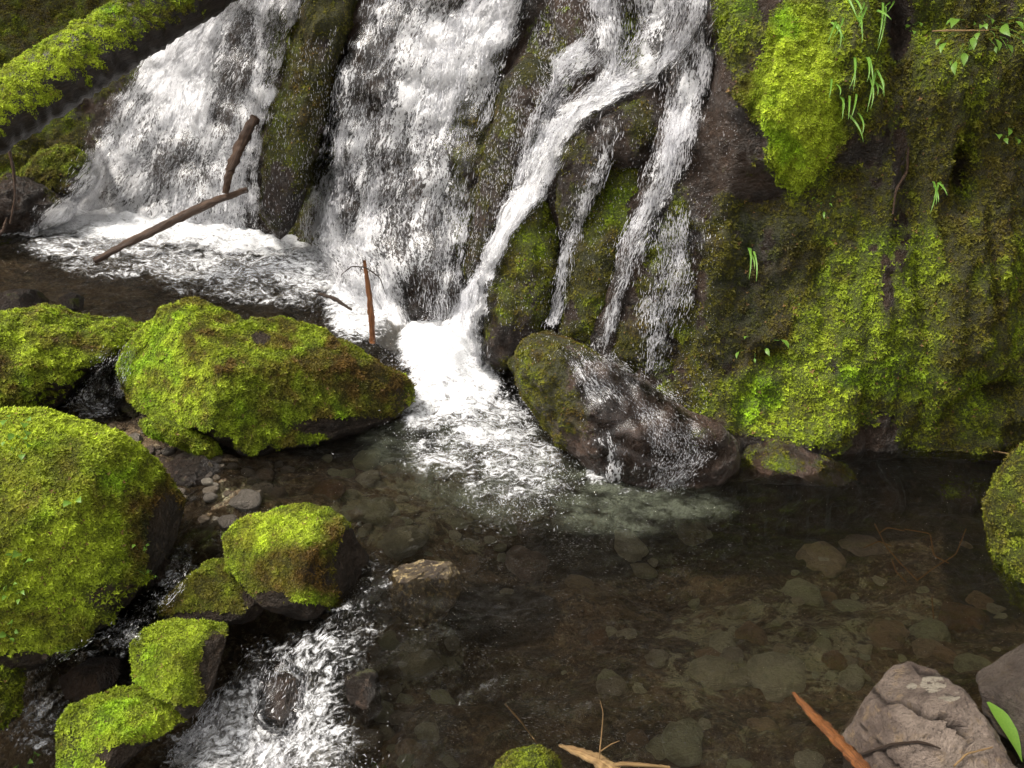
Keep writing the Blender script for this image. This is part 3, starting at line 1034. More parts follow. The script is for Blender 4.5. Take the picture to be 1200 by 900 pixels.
gx = np.arange(-5.4, 4.6, 0.03)
gy = np.arange(1.2, 8.4, 0.03)
GX, GY = np.meshgrid(gx, gy, indexing='ij')
BP = np.column_stack([GX.ravel(), GY.ravel()])
BZ = bed_level(BP)
BV = np.column_stack([BP, BZ])
f1, f2 = worley(BV * np.array([11, 11, 5]))
BV[:, 2] += 0.016 * np.clip(f2 - f1, 0, 0.5) * 2 - 0.012
BQ = grid_faces(len(gx), len(gy))
base_y = np.interp(BP[:, 0], CURVE[::-1, 0], CURVE[::-1, 1])
keep = (base_y + 0.7 > BP[:, 1])[BQ].all(1)
BQk = BQ[keep]
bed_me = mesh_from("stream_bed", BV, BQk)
px, py, _ = project(BV)
attr_f(bed_me, 'pale', blobs(px, py, [(900, 760, 140, 70, 0.6), (960, 700, 70, 30, 0.5), (480, 600, 110, 50, 0.6), (490, 770, 60, 40, 0.65), (1000, 720, 120, 50, 0.5), (820, 800, 50, 40, 0.6), (520, 640, 70, 30, 0.5), (300, 580, 60, 30, 0.5), (760, 650, 60, 20, 0.3), (880, 870, 60, 30, .35)]))
attr_f(bed_me, 'pool_shade', blobs(px, py, [(980, 595, 230, 44, 0.8), (585, 722, 75, 40, 1.0), (700, 645, 130, 40, 0.7), (900, 650, 150, 30, 0.7), (1160, 650, 60, 90, 1.0), (640, 790, 130, 40, 0.5), (760, 880, 150, 40, 0.45), (420, 520, 100, 30, 0.8), (1050, 680, 60, 20, 0.4)]))  # gloom painted onto the bed along the cliff foot and in deep spots
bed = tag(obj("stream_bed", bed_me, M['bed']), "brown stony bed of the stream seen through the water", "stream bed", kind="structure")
BT = quads_to_tris(BQk)

k_ = 64
fx = np.linspace(-60, 60, k_)
FX, FY = np.meshgrid(fx, fx, indexing='ij')
FZ = np.full(FX.size, -1.4) + 0.3 * fbm(np.column_stack([FX.ravel() * .1, FY.ravel() * .1, np.zeros(FX.size)]), 2)
tag(obj("ground", mesh_from("ground", np.column_stack([FX.ravel(), FY.ravel(), FZ]), grid_faces(k_, k_)), M['bed']), "dark stony ground under and around the stream", "ground", kind="structure")

# water surface
wx = np.arange(-4.8, 3.6, 0.0185)
wy = np.arange(1.3, 7.9, 0.0185)
GX, GY = np.meshgrid(wx, wy, indexing='ij')
WP = np.column_stack([GX.ravel(), GY.ravel()])
WZ = water_level(WP)
P3 = np.column_stack([WP, np.zeros(len(WP))])
px, py, _ = project(np.column_stack([WP, WZ]))
FOAM = [(40, 264, 70, 20, 0.8), (60, 258, 70, 24, 0.85), (190, 268, 120, 28, 0.85), (110, 295, 90, 20, 0.55), (240, 335, 70, 18, 0.47), (300, 284, 80, 28, 0.8), (250, 316, 120, 26, 0.56), (140, 316, 80, 22, 0.46), (370, 312, 70, 46, 0.62), (420, 362, 44, 50, 0.72), (330, 348, 90, 22, 0.47),
        (512, 412, 48, 44, 1.0), (532, 460, 60, 44, 0.78), (578, 503, 58, 38, 0.6), (610, 548, 56, 34, 0.54), (550, 540, 90, 34, 0.5), (600, 578, 70, 22, 0.42), (500, 490, 40, 26, 0.6), (700, 558, 16, 20, 0.6), (760, 575, 60, 12, 0.38),
        (330, 850, 90, 60, 0.52), (270, 890, 90, 40, 0.6), (370, 790, 60, 40, 0.46), (410, 750, 40, 40, 0.38), (330, 770, 50, 20, 0.40), (380, 880, 50, 40, 0.5), (440, 690, 25, 40, 0.32),
        (140, 745, 40, 16, 0.42), (50, 860, 50, 40, 0.40), (110, 485, 40, 16, 0.42), (195, 690, 40, 14, 0.38), (215, 660, 18, 18, 0.38), (105, 450, 50, 30, 0.34), (110, 770, 50, 30, 0.34)]
foam = blobs(px, py, FOAM)
foam = foam + 0.16 * pn(P3 * np.array([5, 7, 1]))* (foam > 0.05)
milk = blobs(px, py, [(720, 590, 110, 40, 1.0), (790, 600, 70, 20, 0.6), (660, 560, 60, 40, 1.0), (600, 560, 120, 60, 0.7), (520, 520, 90, 50, 0.5)])
chop = np.clip(0.25 + 0.9 * foam + blobs(px, py, [(560, 620, 160, 60, 0.5), (430, 720, 100, 120, 0.8), (560, 830, 200, 80, 0.55), (250, 330, 200, 50, 0.5), (800, 680, 200, 60, 0.25), (150, 750, 120, 120, .8), (110, 450, 60, 50, 1)]), 0, 1.4)
wv = 0.012 * (1 - np.abs(2 * pn(P3 * np.array([4.5, 8.0, 1]) + 3)))  + 0.005 * pn(P3 * np.array([10, 16, 1])) + 0.0035 * pn(P3 * np.array([22, 30, 1]))
c0 = at_z(545, 500, 0.0)
c1 = at_z(720, 565, 0.0)
for cc, amp, lam in ((c0, 0.006, 0.10), (c1, 0.003, 0.07)):
    rr_ = np.hypot(WP[:, 0] - cc[0], WP[:, 1] - cc[1])
    wv = wv + amp * np.sin(2 * math.pi * (rr_ + 0.09 * fbm(P3 * 2.6, 3)) / lam) * np.exp(-rr_ / 0.8) * (0.6 + 0.8 * pn(P3 * 3.1 + 8))
swirl = np.stack([fbm(P3 * 1.6 + 3, 2), fbm(P3 * 1.6 + 13, 2), np.zeros(len(P3))], 1) * 0.35
wv = wv + 0.007 * (1 - 2.4 * np.abs(pn((P3 + swirl) * np.array([3.0, 9.0, 1])))) + 0.004 * (1 - 2.4 * np.abs(pn((P3 + swirl) * np.array([8.0, 21.0, 1]) + 5)))
WZ2 = WZ + wv * (0.6 + 1.5 * chop)
ff = np.clip(foam, 0, 1.5)
WZ2 += ff * (0.05 * fbm(P3 * 7 + 5, 4) + 0.02) + np.clip(foam - 0.8, 0, 1) * 0.08
WQ = grid_faces(len(wx), len(wy))
depth = WZ - bed_level(WP)
base_y = np.interp(WP[:, 0], CURVE[::-1, 0], CURVE[::-1, 1])
vis = (px > -300) & (px < 1900) & (py < 1150)
keep = ((base_y + 0.45 > WP[:, 1]) & (depth > -0.03) & vis)[WQ].all(1)
wm = mesh_from("stream_water", np.column_stack([WP, WZ2]), WQ[keep])
attr_f(wm, 'foam', foam)
attr_f(wm, 'milk', milk)
attr_f(wm, 'chop', chop)
tag(obj("water", wm, M['water']), "clear rippled pool and stream with white foam below the falls", "water", kind="structure")

# ------------------------------------------------------------------ mossy boulders and rocks round the stream
def boulder(label, *a, **k):
    return tag(rock("boulder", *a, **k), label, "boulder")


boulder("big moss covered boulder with a dark undercut, left of the white splash",
        [(150, 432), (165, 400), (198, 372), (228, 358), (256, 370), (288, 384), (330, 374), (366, 385), (402, 406), (442, 430), (478, 450), (483, 468), (468, 484), (430, 502), (384, 516), (335, 526), (290, 530), (240, 505), (192, 490), (164, 472)],
        ('z', 0.24), 0.42, 5, 21, 1.3, cuts=[(0.15, 0.6, 0.78, 0.60), (0.25, -0.15, 0.96, 0.66), (-0.6, 0.1, 0.8, 0.95)], tint=0.62, mthresh=-0.1, brown=0.75, mcount=19000, msize=0.0130,
        tblobs=[(205, 420, 60, 65, 0.34), (200, 470, 50, 30, 0.2), (340, 395, 40, 16, 0.1), (440, 460, 50, 40, -0.25), (390, 430, 50, 40, -0.14), (330, 490, 90, 30, -0.08)], pblobs=[(275, 415, 50, 26, 0.8), (370, 430, 70, 45, 0.75), (440, 450, 50, 40, 0.8), (245, 385, 22, 12, .6)], bareb=[(305, 396, 14, 10, 0.8), (450, 440, 40, 22, 0.45), (420, 500, 90, 14, 0.9), (468, 470, 20, 20, 0.6)])
boulder("flat topped mossy boulder at the left edge beside a small cascade",
        [(-90, 420), (-40, 380), (5, 368), (48, 359), (100, 371), (150, 377), (182, 390), (150, 412), (112, 432), (80, 460), (40, 492), (-40, 510), (-90, 500)],
        ('z', 0.22), 0.40, 5, 22, 0.8, tint=0.68, mthresh=-0.2, brown=0.6, mcount=12000, msize=0.0125, tblobs=[(50, 405, 50, 26, 0.25)], pblobs=[(20, 440, 50, 20, 0.7), (100, 395, 60, 14, 0.6)])
boulder("dark wet rock slab under the small cascade between two mossy boulders",
        [(70, 480), (85, 445), (120, 415), (165, 398), (178, 420), (165, 455), (160, 485), (120, 500), (85, 498)],
        ('z', 0.04), 0.28, 5, 23, 1.0, 'wet', mossf=always(-0.2))
boulder("largest bright mossy boulder, in the lower left with clover growing on it",
        [(-120, 520), (-40, 492), (0, 484), (50, 480), (100, 500), (150, 530), (182, 557), (206, 600), (192, 640), (166, 680), (136, 704), (112, 732), (74, 762), (30, 778), (-60, 790), (-120, 740)],
        ('z', 0.16), 0.45, 5, 24, 1.0, cuts=[(0.6, 0.1, 0.8, 0.70), (0.05, -0.35, 0.94, 0.66), (-0.1, 0.6, 0.8, 0.70), (-0.5, 0.1, 0.85, 0.75)], tint=0.74, mthresh=-0.45, brown=0.35, mcount=27000, msize=0.0125,
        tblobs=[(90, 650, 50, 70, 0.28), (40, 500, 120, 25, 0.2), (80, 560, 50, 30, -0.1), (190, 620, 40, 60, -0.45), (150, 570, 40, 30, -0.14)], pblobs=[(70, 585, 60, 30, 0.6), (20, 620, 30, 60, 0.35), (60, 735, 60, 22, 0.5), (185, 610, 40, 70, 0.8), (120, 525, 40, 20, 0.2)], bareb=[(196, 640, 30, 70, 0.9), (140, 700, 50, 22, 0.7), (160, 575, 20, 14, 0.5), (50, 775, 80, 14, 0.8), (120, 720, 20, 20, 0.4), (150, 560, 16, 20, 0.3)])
boulder("mossy boulder in the middle of the stream left of the pool outlet",
        [(266, 626), (284, 608), (320, 600), (355, 589), (386, 594), (412, 625), (436, 660), (436, 690), (404, 712), (360, 724), (310, 708), (272, 664)],
        ('z', 0.04), 0.22, 5, 25, 1.5, cuts=[(0.7, -0.1, 0.7, 0.62), (0.0, 0.75, 0.65, 0.55), (-0.5, 0.0, 0.85, 0.66)], tint=0.52, mthresh=0.0, brown=0.5, mcount=8500, msize=0.011, chips=0.3,
        tblobs=[(320, 615, 55, 28, 0.40), (370, 700, 30, 18, 0.15), (350, 670, 60, 30, -0.2)], pblobs=[(360, 665, 80, 30, 0.7), (410, 660, 40, 60, 0.8)], bareb=[(420, 665, 34, 60, 0.95), (380, 672, 26, 18, 0.7), (330, 716, 70, 14, 0.9), (318, 700, 26, 10, 0.8), (350, 665, 60, 14, 0.3)])
boulder("low olive mossy rock leaning on the left of the mid stream boulder",
        [(190, 714), (208, 690), (245, 661), (280, 654), (302, 680), (312, 712), (290, 730), (230, 732)],
        ('z', -0.04), 0.16, 5, 26, 1.6, cuts=[(0.2, 0.6, 0.75, 0.5), (-0.4, -0.1, 0.9, 0.6)], tint=0.46, mthresh=0.08, brown=0.55, mcount=4500, msize=0.011, bareb=[(240, 728, 60, 14, 1.0), (300, 700, 20, 30, 0.8), (250, 690, 20, 10, 0.4)])
boulder("upright mossy stone above the left of the foaming lower cascade",
        [(158, 752), (178, 731), (210, 725), (265, 736), (255, 782), (246, 816), (218, 840), (182, 806), (164, 792)],
        ('z', -0.12), 0.17, 5, 27, 1.6, cuts=[(0.5, 0.1, 0.85, 0.6), (0.0, 0.8, 0.6, 0.6), (-0.6, 0.1, 0.8, 0.6)], bareb=[(256, 785, 26, 50, 1.0), (215, 838, 40, 14, 0.9), (168, 770, 10, 22, 0.6)], tint=0.62, mthresh=-0.05, brown=0.4, mcount=5200, msize=0.011, tblobs=[(200, 735, 40, 14, 0.2), (250, 790, 25, 40, -0.3)])
boulder("bright mossy rock at the bottom edge left of the white cascade",
        [(76, 838), (90, 820), (140, 806), (190, 799), (228, 814), (218, 850), (172, 872), (130, 905), (90, 930), (72, 920)],
        ('z', -0.26), 0.18, 5, 28, 1.6, cuts=[(0.4, -0.2, 0.9, 0.55), (0.0, 0.75, 0.65, 0.5), (-0.6, 0.1, 0.8, 0.7)], tint=0.64, mthresh=-0.05, brown=0.3, mcount=5200, msize=0.011, bareb=[(118, 846, 26, 7, 0.5), (175, 888, 75, 22, 0.9), (84, 870, 14, 40, 0.6), (222, 845, 22, 22, 0.6)])
boulder("small mossy rock cut by the left edge near the bottom",
        [(-90, 770), (-20, 765), (6, 776), (20, 800), (16, 842), (-20, 870), (-90, 880)], ('z', -0.2), 0.16, 5, 29, tint=0.42, mthresh=-0.4, mcount=2500, msize=0.011)
boulder("mossy boulder cut by the right edge beside the dark pool corner",
        [(1163, 600), (1178, 556), (1200, 530), (1260, 505), (1340, 520), (1340, 720), (1240, 740), (1202, 716), (1184, 682), (1166, 645)],
        ('z', 0.1), 0.28, 5, 30, 0.7, tint=0.42, mthresh=-0.8, brown=0.35, mcount=6000, msize=0.011)
boulder("small mossy stone at the bottom edge beside the splintered wood",
        [(582, 896), (602, 882), (630, 877), (652, 890), (664, 930), (620, 950), (575, 930)], ('z', 0.0), 0.1, 4, 31, tint=0.4, mthresh=-0.4, mcount=2000, msize=0.009)
tag(rock("boulder", [(452, 690), (462, 664), (492, 655), (528, 660), (545, 680), (530, 712), (504, 738), (484, 735), (462, 712)],
         ('z', -0.055), 0.12, 5, 32, 1.8, 'speckled', mossf=always(-1), chips=0.8, cuts=[(-0.2, 0.8, 0.6, 0.55), (-0.6, 0.1, 0.75, 0.6), (0.6, 0.2, 0.8, 0.6)]), "speckled brown stone breaking the surface in the middle of the pool", "boulder")
tag(rock("boulder", [(982, 856), (1008, 810), (1030, 776), (1066, 768), (1104, 790), (1136, 820), (1160, 858), (1188, 905), (1200, 980), (1100, 1000), (1010, 960), (995, 890)],
         ('z', 0.04), 0.24, 6, 33, 1.8, 'grey', mossf=always(-1), chips=0.6, cuts=[(-0.25, 0.8, 0.6, 0.62), (-0.7, 0.2, 0.75, 0.66), (0.55, 0.25, 0.8, 0.60), (0.1, -0.3, 0.95, 0.72), (0.7, 0.75, 0.2, 0.8), (-0.8, 0.6, 0.1, 0.85)], cracks=[([(1022, 806), (1034, 822), (1060, 826), (1090, 842), (1130, 862)], 6, 0.035), ([(1010, 850), (1040, 880), (1060, 905)], 4, 0.012), ([(1066, 770), (1078, 786), (1110, 792)], 4, 0.012)], pale=[(1094, 801, 18, 14, 1), (1112, 815, 18, 8, 0.9), (1068, 804, 7, 6, 1)]), "bare cracked purple grey rock in the lower right corner", "boulder")
tag(rock("boulder", [(1148, 800), (1172, 780), (1200, 758), (1280, 735), (1330, 800), (1310, 930), (1220, 905), (1180, 872), (1160, 848)],
         ('z', 0.1), 0.2, 5, 34, 1.3, 'darkgrey', mossf=always(-1), chips=0.6, cuts=[(-0.5, 0.7, 0.5, 0.6), (-0.6, -0.1, 0.8, 0.6), (0.3, 0.8, 0.5, 0.7)]), "dark grey rock cut by the right edge with a green leaf on it", "boulder")
# moss bank and rocks beneath the log
boulder("mossy rock under the fallen log at the edge of the left fall",
        [(30, 205), (50, 180), (78, 170), (100, 180), (112, 205), (95, 225), (60, 240), (35, 230)], ('y', 7.0), 0.22, 5, 35, tint=0.35, mthresh=0.0, mcount=2500, msize=0.014, bareb=[(100, 200, 20, 40, .5)])
boulder("dark wet rock at the left edge where the left fall lands",
        [(-40, 235), (10, 205), (50, 215), (80, 235), (70, 255), (30, 270), (-40, 275)], ('y', 6.7), 0.22, 5, 36, mat='wet', mossf=always(0.2), mcount=600, tint=0.3, msize=0.013)
for lab, poly, z in [("small dark rock at the back of the left mossy boulder", [(-10, 352), (10, 340), (40, 338), (56, 350), (52, 366), (20, 372), (-10, 368)], 0.22),
                     ("wet stone in the upper pool above the small cascade", [(70, 350), (84, 342), (98, 348), (96, 362), (78, 366)], 0.22),
                     ("dark wet stone beside the small cascade below the big boulder", [(130, 470), (150, 462), (176, 470), (184, 494), (160, 506), (134, 496)], 0.04),
                     ("wet brown rock below the undercut of the big boulder", [(190, 545), (225, 530), (262, 548), (268, 572), (230, 584), (196, 572)], 0.0),
                     ("dark rock between the large mossy boulder and the low olive rock", [(150, 660), (190, 640), (224, 650), (214, 680), (170, 700), (146, 690)], -0.1),
                     ("wet dark rock in the narrow left stream", [(70, 790), (110, 770), (158, 775), (160, 800), (120, 820), (80, 815)], -0.3),
                     ("dark stone splitting the white lower cascade", [(312, 800), (332, 786), (352, 800), (352, 840), (330, 852), (312, 836)], -0.25),
                     ("brown rock on the right bank of the lower cascade", [(404, 790), (420, 776), (442, 790), (448, 830), (430, 850), (410, 830)], -0.14)]:
    tag(rock("boulder", poly, ('z', z), 0.10, 4, int(poly[0][0]) % 50, 1.2, 'wet', mossf=always(0.25), tint=0.3, chips=0.6, brown=0.7, cuts=[(-0.3, 0.8, 0.6, 0.6), (0.6, 0.3, 0.7, 0.65), (-0.7, 0.0, 0.7, 0.7)]), lab, "boulder")
# ledge tongue of moss in front of the big boulder
boulder("little mossy tongue of rock hanging in front of the big boulder",
        [(165, 492), (190, 487), (225, 500), (252, 520), (258, 535), (240, 542), (225, 530), (200, 518), (175, 508)], ('z', 0.1), 0.12, 4, 40, tint=0.6, mthresh=-0.6, mcount=2200, msize=0.011)

# ------------------------------------------------------------------ ray casting on what has been built
allV, allT, off = [CV, BV], [CT, BT + len(CV)], len(CV) + len(BV)
for V_, T_ in ROCKS:
    allV.append(V_)
    allT.append(T_ + off)
    off += len(V_)
BVH = BVHTree.FromPolygons(np.vstack(allV).tolist(), np.vstack(allT).tolist())


def hit(px, py):
    d = Vector(ray(px, py))
    d.normalize()
    loc, nor, _, dist = BVH.ray_cast(Vector(CAM), d)
    if loc is None:
        p = at_z(px, py, 0.0)
        return np.array(p), np.array([0, 0, 1.0])
    n = np.array(nor)
    if n @ np.array(d) > 0:
        n = -n
    return np.array(loc), n


# ------------------------------------------------------------------ falling water
def resample(pts, n):
    P = np.array(pts, float)
    s = np.concatenate([[0], np.cumsum(np.linalg.norm(np.diff(P, axis=0), axis=1))])
    t = np.linspace(0, s[-1], n)
    return np.column_stack([np.interp(t, s, P[:, i]) for i in range(P.shape[1])])


def smooth2(A, it, axis):
    for _ in range(it):
        B = A.copy()
        sl = [slice(None)] * A.ndim
        a, b, c = list(sl), list(sl), list(sl)
        a[axis] = slice(0, -2)
        b[axis] = slice(1, -1)
        c[axis] = slice(2, None)
        B[tuple(b)] = (A[tuple(a)] + 2 * A[tuple(b)] + A[tuple(c)]) / 4
        A = B
    return A


def waterfall(label, left, right, dens, drops, seed, off=0.03, step=5.0, edge=0.18, lump=0.02, dlen=(0.012, 0.06), dw=0.0012, skirt=1.0, name="waterfall"):
    """sheet of water from top to bottom between two edges lying on the rock; dens(a, b) 0..1"""
    L = resample(left, 400)
    R = resample(right, 400)
    if skirt > 1:
        mid = (L + R) / 2
        L, R = mid + (L - mid) * skirt, mid + (R - mid) * skirt
        left, right = [tuple(q) for q in L[::20]] + [tuple(L[-1])], [tuple(q) for q in R[::20]] + [tuple(R[-1])]
    ln = max(np.linalg.norm(np.diff(L, axis=0), axis=1).sum(), np.linalg.norm(np.diff(R, axis=0), axis=1).sum())
    wd = np.linalg.norm(R - L, axis=1).max()
    nb = int(ln / step) + 2
    na = max(7, int(wd / step) + 2)
    L = resample(left, nb)
    R = resample(right, nb)
    a = np.linspace(0, 1, na)
    I = L[None] + (R - L)[None] * a[:, None, None]
    P = np.empty((na, nb, 3))
    N = np.empty((na, nb, 3))
    for i in range(na):
        for j in range(nb):
            P[i, j], N[i, j] = hit(I[i, j, 0], I[i, j, 1])
    # falling water bridges hollows: smooth the depth along the fall
    dist = (P - CAM) @ FW
    dist = smooth2(dist, 3, 0)
    dist = smooth2(dist, 10, 1)
    rr = ray(I[..., 0], I[..., 1])
    P = CAM + rr * np.minimum(dist, (P - CAM) @ FW + 0.0)[..., None]
    Nn = smooth2(smooth2(N, 6, 0), 6, 1)
    Nn /= np.linalg.norm(Nn, axis=-1)[..., None]
    flat = P.reshape(-1, 3)
    lumpn = fbm(flat * np.array([9, 9, 3]) + seed, 3).reshape(na, nb)
    fine = np.abs(fbm(flat * np.array([20, 20, 8]) + seed * 2, 3)).reshape(na, nb)
    P = P + Nn * (off + lump * lumpn + lump * 1.1 * fine)[..., None]
    # flow coordinates in metres
    sv = np.concatenate([np.zeros((na, 1)), np.cumsum(np.linalg.norm(np.diff(P, axis=1), axis=2), axis=1)], 1)
    sv = np.broadcast_to(sv.mean(0, keepdims=True), sv.shape)
    wr = np.linalg.norm(P[-1] - P[0], axis=1).mean()
    su = np.broadcast_to(a[:, None] * wr, sv.shape)
    A, Bb = np.meshgrid(a, np.linspace(0, 1, nb), indexing='ij')
    D = dens(A, Bb, I[..., 0], I[..., 1])
    e = np.minimum(A, 1 - A)
    if left[0][1] > 0:
        D = D * sstep(-0.02, 0.16, Bb) * sstep(0.0, 0.08, 1 - Bb)
    wob = fbm(np.column_stack([(Bb * ln / 28).ravel(), np.full(A.size, seed * 1.7), (A * 1.5).ravel()]), 3).reshape(A.shape)
    if skirt > 1:
        core = sstep(0.5 - 0.5 / skirt - 0.06, 0.5 - 0.5 / skirt + 0.16, e + 0.26 * wob)
        D = D * (0.36 + 0.64 * core) * sstep(0, 0.16, e + 0.2 * wob)
    else:
        D = D * sstep(0, edge, e + 0.10 * wob)
    me = mesh_from(name, P.reshape(-1, 3), grid_faces(na, nb)[:, ::-1])
    attr_v(me, 'flow', np.stack([su, sv, np.full_like(sv, seed)], -1).reshape(-1, 3))
    attr_f(me, 'dens', D.ravel())
    o = tag(obj(name, me, M['fall']), label, "waterfall", kind="structure")
    # a second, thinner veil in front
    veil = mesh_from("water_veil", (P + Nn * (0.03 + 0.02 * pn(flat * 6 + seed).reshape(na, nb))[..., None]).reshape(-1, 3), grid_faces(na, nb)[:, ::-1])
    attr_v(veil, 'flow', np.stack([su + 3.7, sv * 0.9, np.full_like(sv, seed + 4)], -1).reshape(-1, 3))
    attr_f(veil, 'dens', np.clip(D - 0.2, 0, 1).ravel())
    obj("water_veil", veil, M['fall'], o)
    # strands and drops that leave the sheet
    if drops:
        w = np.clip(D[:-1, :-1], 0.02, 1).ravel() * (np.linalg.norm(np.cross(P[1:, :-1] - P[:-1, :-1], P[:-1, 1:] - P[:-1, :-1]), axis=-1).ravel() + 1e-9)
        cl = pn(np.column_stack([su[:-1, :-1].ravel() * 14, sv[:-1, :-1].ravel() * 3, np.full(w.size, seed + .5)]))
        w *= np.clip(0.35 + 2.2 * cl, 0.03, 2)
        q = RNG.choice(len(w), drops, p=w / w.sum())
        i, j = q // (nb - 1), q % (nb - 1)
        fa, fb = RNG.random(drops)[:, None], RNG.random(drops)[:, None]
        p = P[i, j] + (P[i + 1, j] - P[i, j]) * fa + (P[i, j + 1] - P[i, j]) * fb
        t = P[i, j + 1] - P[i, j]
        t = t / (np.linalg.norm(t, axis=1)[:, None] + 1e-9)
        t = t + RNG.normal(size=t.shape) * 0.12 + np.array([0, 0, -0.25])
        t /= np.linalg.norm(t, axis=1)[:, None]
        p = p + Nn[i, j] * (np.abs(RNG.normal(size=drops)) * 0.022 + 0.004)[:, None] + RNG.normal(size=p.shape) * 0.006
        make_drops(o, p, t, dlen, dw)
    return o


def make_drops(parent, p, t, dlen, dw, name="water_strand"):
    n = len(p)
    ln = dlen[0] + (dlen[1] - dlen[0]) * RNG.random(n) ** 2.2
    wd = dw * RNG.uniform(0.5, 1.6, n)
    a = np.cross(t, RNG.normal(size=(n, 3)))
    a /= np.linalg.norm(a, axis=1)[:, None]
    b = np.cross(t, a)
    v = np.empty((n, 6, 3))
    v[:, 0] = p - t * ln[:, None] * 0.5
    v[:, 1] = p + t * ln[:, None] * 0.5
    for k in range(4):
        th = k * math.pi / 2
        v[:, 2 + k] = p + t * (ln * 0.12)[:, None] + (a * math.cos(th) + b * math.sin(th)) * wd[:, None]
    fidx = np.array([(0, 2, 4), (1, 4, 2), (0, 3, 5), (1, 5, 3)])
    F = (np.arange(n) * 6)[:, None, None] + fidx[None]
    me = mesh_from(name, v.reshape(-1, 3), F.reshape(-1, 3))
    o = obj(name, me, M['drops'], parent)
    o["kind"] = "stuff"
    return o


def gap(px, py, L):
    return blobs(px.ravel(), py.ravel(), L).reshape(px.shape)


waterfall("broad left fall of white water running out from under the mossy log",
          [(250, -50), (205, 20), (160, 72), (118, 130), (95, 180), (55, 225), (0, 278)], [(400, -50), (366, 0), (345, 60), (326, 130), (314, 200), (312, 300)],
          lambda a, b, x, y: 0.63 - gap(x, y, [(290, 60, 18, 50, 0.22), (265, 110, 18, 50, 0.2), (210, 190, 40, 34, 0.14), (150, 80, 20, 30, 0.3), (330, 40, 16, 30, 0.25)]) + gap(x, y, [(220, 80, 40, 80, 0.18), (70, 255, 60, 30, 0.2)]), 22000, 3, lump=0.035, edge=0.12)
waterfall("wide middle waterfall of broken white streaks over the stepped rock",
          [(440, -60), (415, 0), (396, 60), (382, 120), (366, 190), (352, 250), (346, 300), (400, 370), (450, 420)], [(690, -60), (640, 0), (600, 80), (582, 150), (566, 230), (552, 310), (538, 390), (530, 425)],
          lambda a, b, x, y: 0.54 - gap(x, y, [(440, 100, 24, 50, 0.1), (495, 350, 22, 36, 0.3), (470, 200, 20, 30, 0.1), (550, 180, 20, 70, 0.24), (410, 240, 16, 40, 0.14)]) + gap(x, y, [(520, 90, 50, 70, 0.14), (585, 40, 40, 50, 0.2), (400, 270, 50, 40, 0.1), (440, 380, 50, 50, 0.3)]), 25000, 5, lump=0.035, edge=0.14)
waterfall("white diagonal chute curving round the black rock head into the splash",
          [(750, -40), (746, 30), (732, 84), (690, 104), (648, 136), (622, 182), (600, 228), (572, 285), (542, 340), (515, 395), (492, 430)],
          [(846, -40), (840, 30), (794, 84), (736, 120), (690, 140), (660, 188), (638, 232), (606, 276), (584, 332), (570, 390), (568, 440)],
          lambda a, b, x, y: 0.60 + 0.08 * sstep(0.2, 0.35, b) + 0.12 * sstep(0.5, 0.8, b) - gap(x, y, [(745, 45, 14, 40, 0.35), (800, 20, 14, 30, 0.25), (775, 60, 10, 20, 0.2)]), 14000, 7, off=0.03, skirt=1.35, lump=0.03)
waterfall("thin vertical fall at the top beside the chute",
          [(700, -40), (704, 20), (706, 70), (708, 108)], [(738, -40), (738, 20), (736, 70), (730, 105)], lambda a, b, x, y: 0.54 + 0 * a, 2500, 9, off=0.05, skirt=1.5)
waterfall("side stream joining the chute from the upper left",
          [(704, 30), (656, 78), (628, 120), (612, 165), (604, 215)], [(722, 60), (676, 98), (650, 130), (638, 172), (636, 215)], lambda a, b, x, y: 0.55 + 0 * a, 2500, 11, skirt=1.4)
waterfall("thin trickle down the groove between the two olive mossy lobes",
          [(706, 130), (700, 180), (676, 240), (656, 295), (646, 340), (628, 388)], [(722, 130), (714, 182), (692, 242), (672, 300), (662, 345), (648, 390)], lambda a, b, x, y: 0.44 + 0.12 * b, 1800, 13, off=0.015, skirt=2.0, step=3.5)
waterfall("right hand stream down the edge of the mossy cliff",
          [(808, 30), (795, 90), (780, 160), (765, 215), (750, 250), (732, 285), (716, 340), (698, 415)], [(842, 30), (832, 90), (812, 160), (798, 215), (782, 250), (752, 295), (732, 345), (718, 425)],
          lambda a, b, x, y: 0.58 - 0.1 * b, 5000, 15, off=0.02, skirt=1.6, step=4)
waterfall("scattered spray of drops over the dark bulge right of the trickles",
          [(775, 235), (768, 300), (755, 360), (750, 435)], [(822, 235), (820, 300), (800, 370), (775, 440)], lambda a, b, x, y: 0.34 + 0 * a, 2500, 17, off=0.015, skirt=1.5, step=4, dlen=(0.01,0.04))
waterfall("film of water sliding over the long brown boulder into the pool",
          [(640, 395), (660, 430), (680, 480), (690, 530), (700, 575)], [(700, 415), (770, 455), (830, 495), (850, 530), (800, 575)], lambda a, b, x, y: 0.33 + gap(x, y, [(706, 545, 24, 40, 0.24), (780, 560, 30, 20, 0.12), (650, 400, 20, 16, 0.2), (760, 560, 30, 16, 0.15), (720, 450, 40, 30, .06)]), 3500, 19, off=0.008, step=4, dlen=(0.005, 0.018), dw=0.0010, lump=0.008)
waterfall("small cascade sliding between the two left mossy boulders",
          [(120, 405), (92, 440), (72, 470), (95, 490)], [(172, 400), (160, 430), (150, 470), (140, 495)], lambda a, b, x, y: 0.26 + 0.2 * b, 900, 21, off=0.012, step=4, dlen=(0.006, 0.02), lump=0.008)
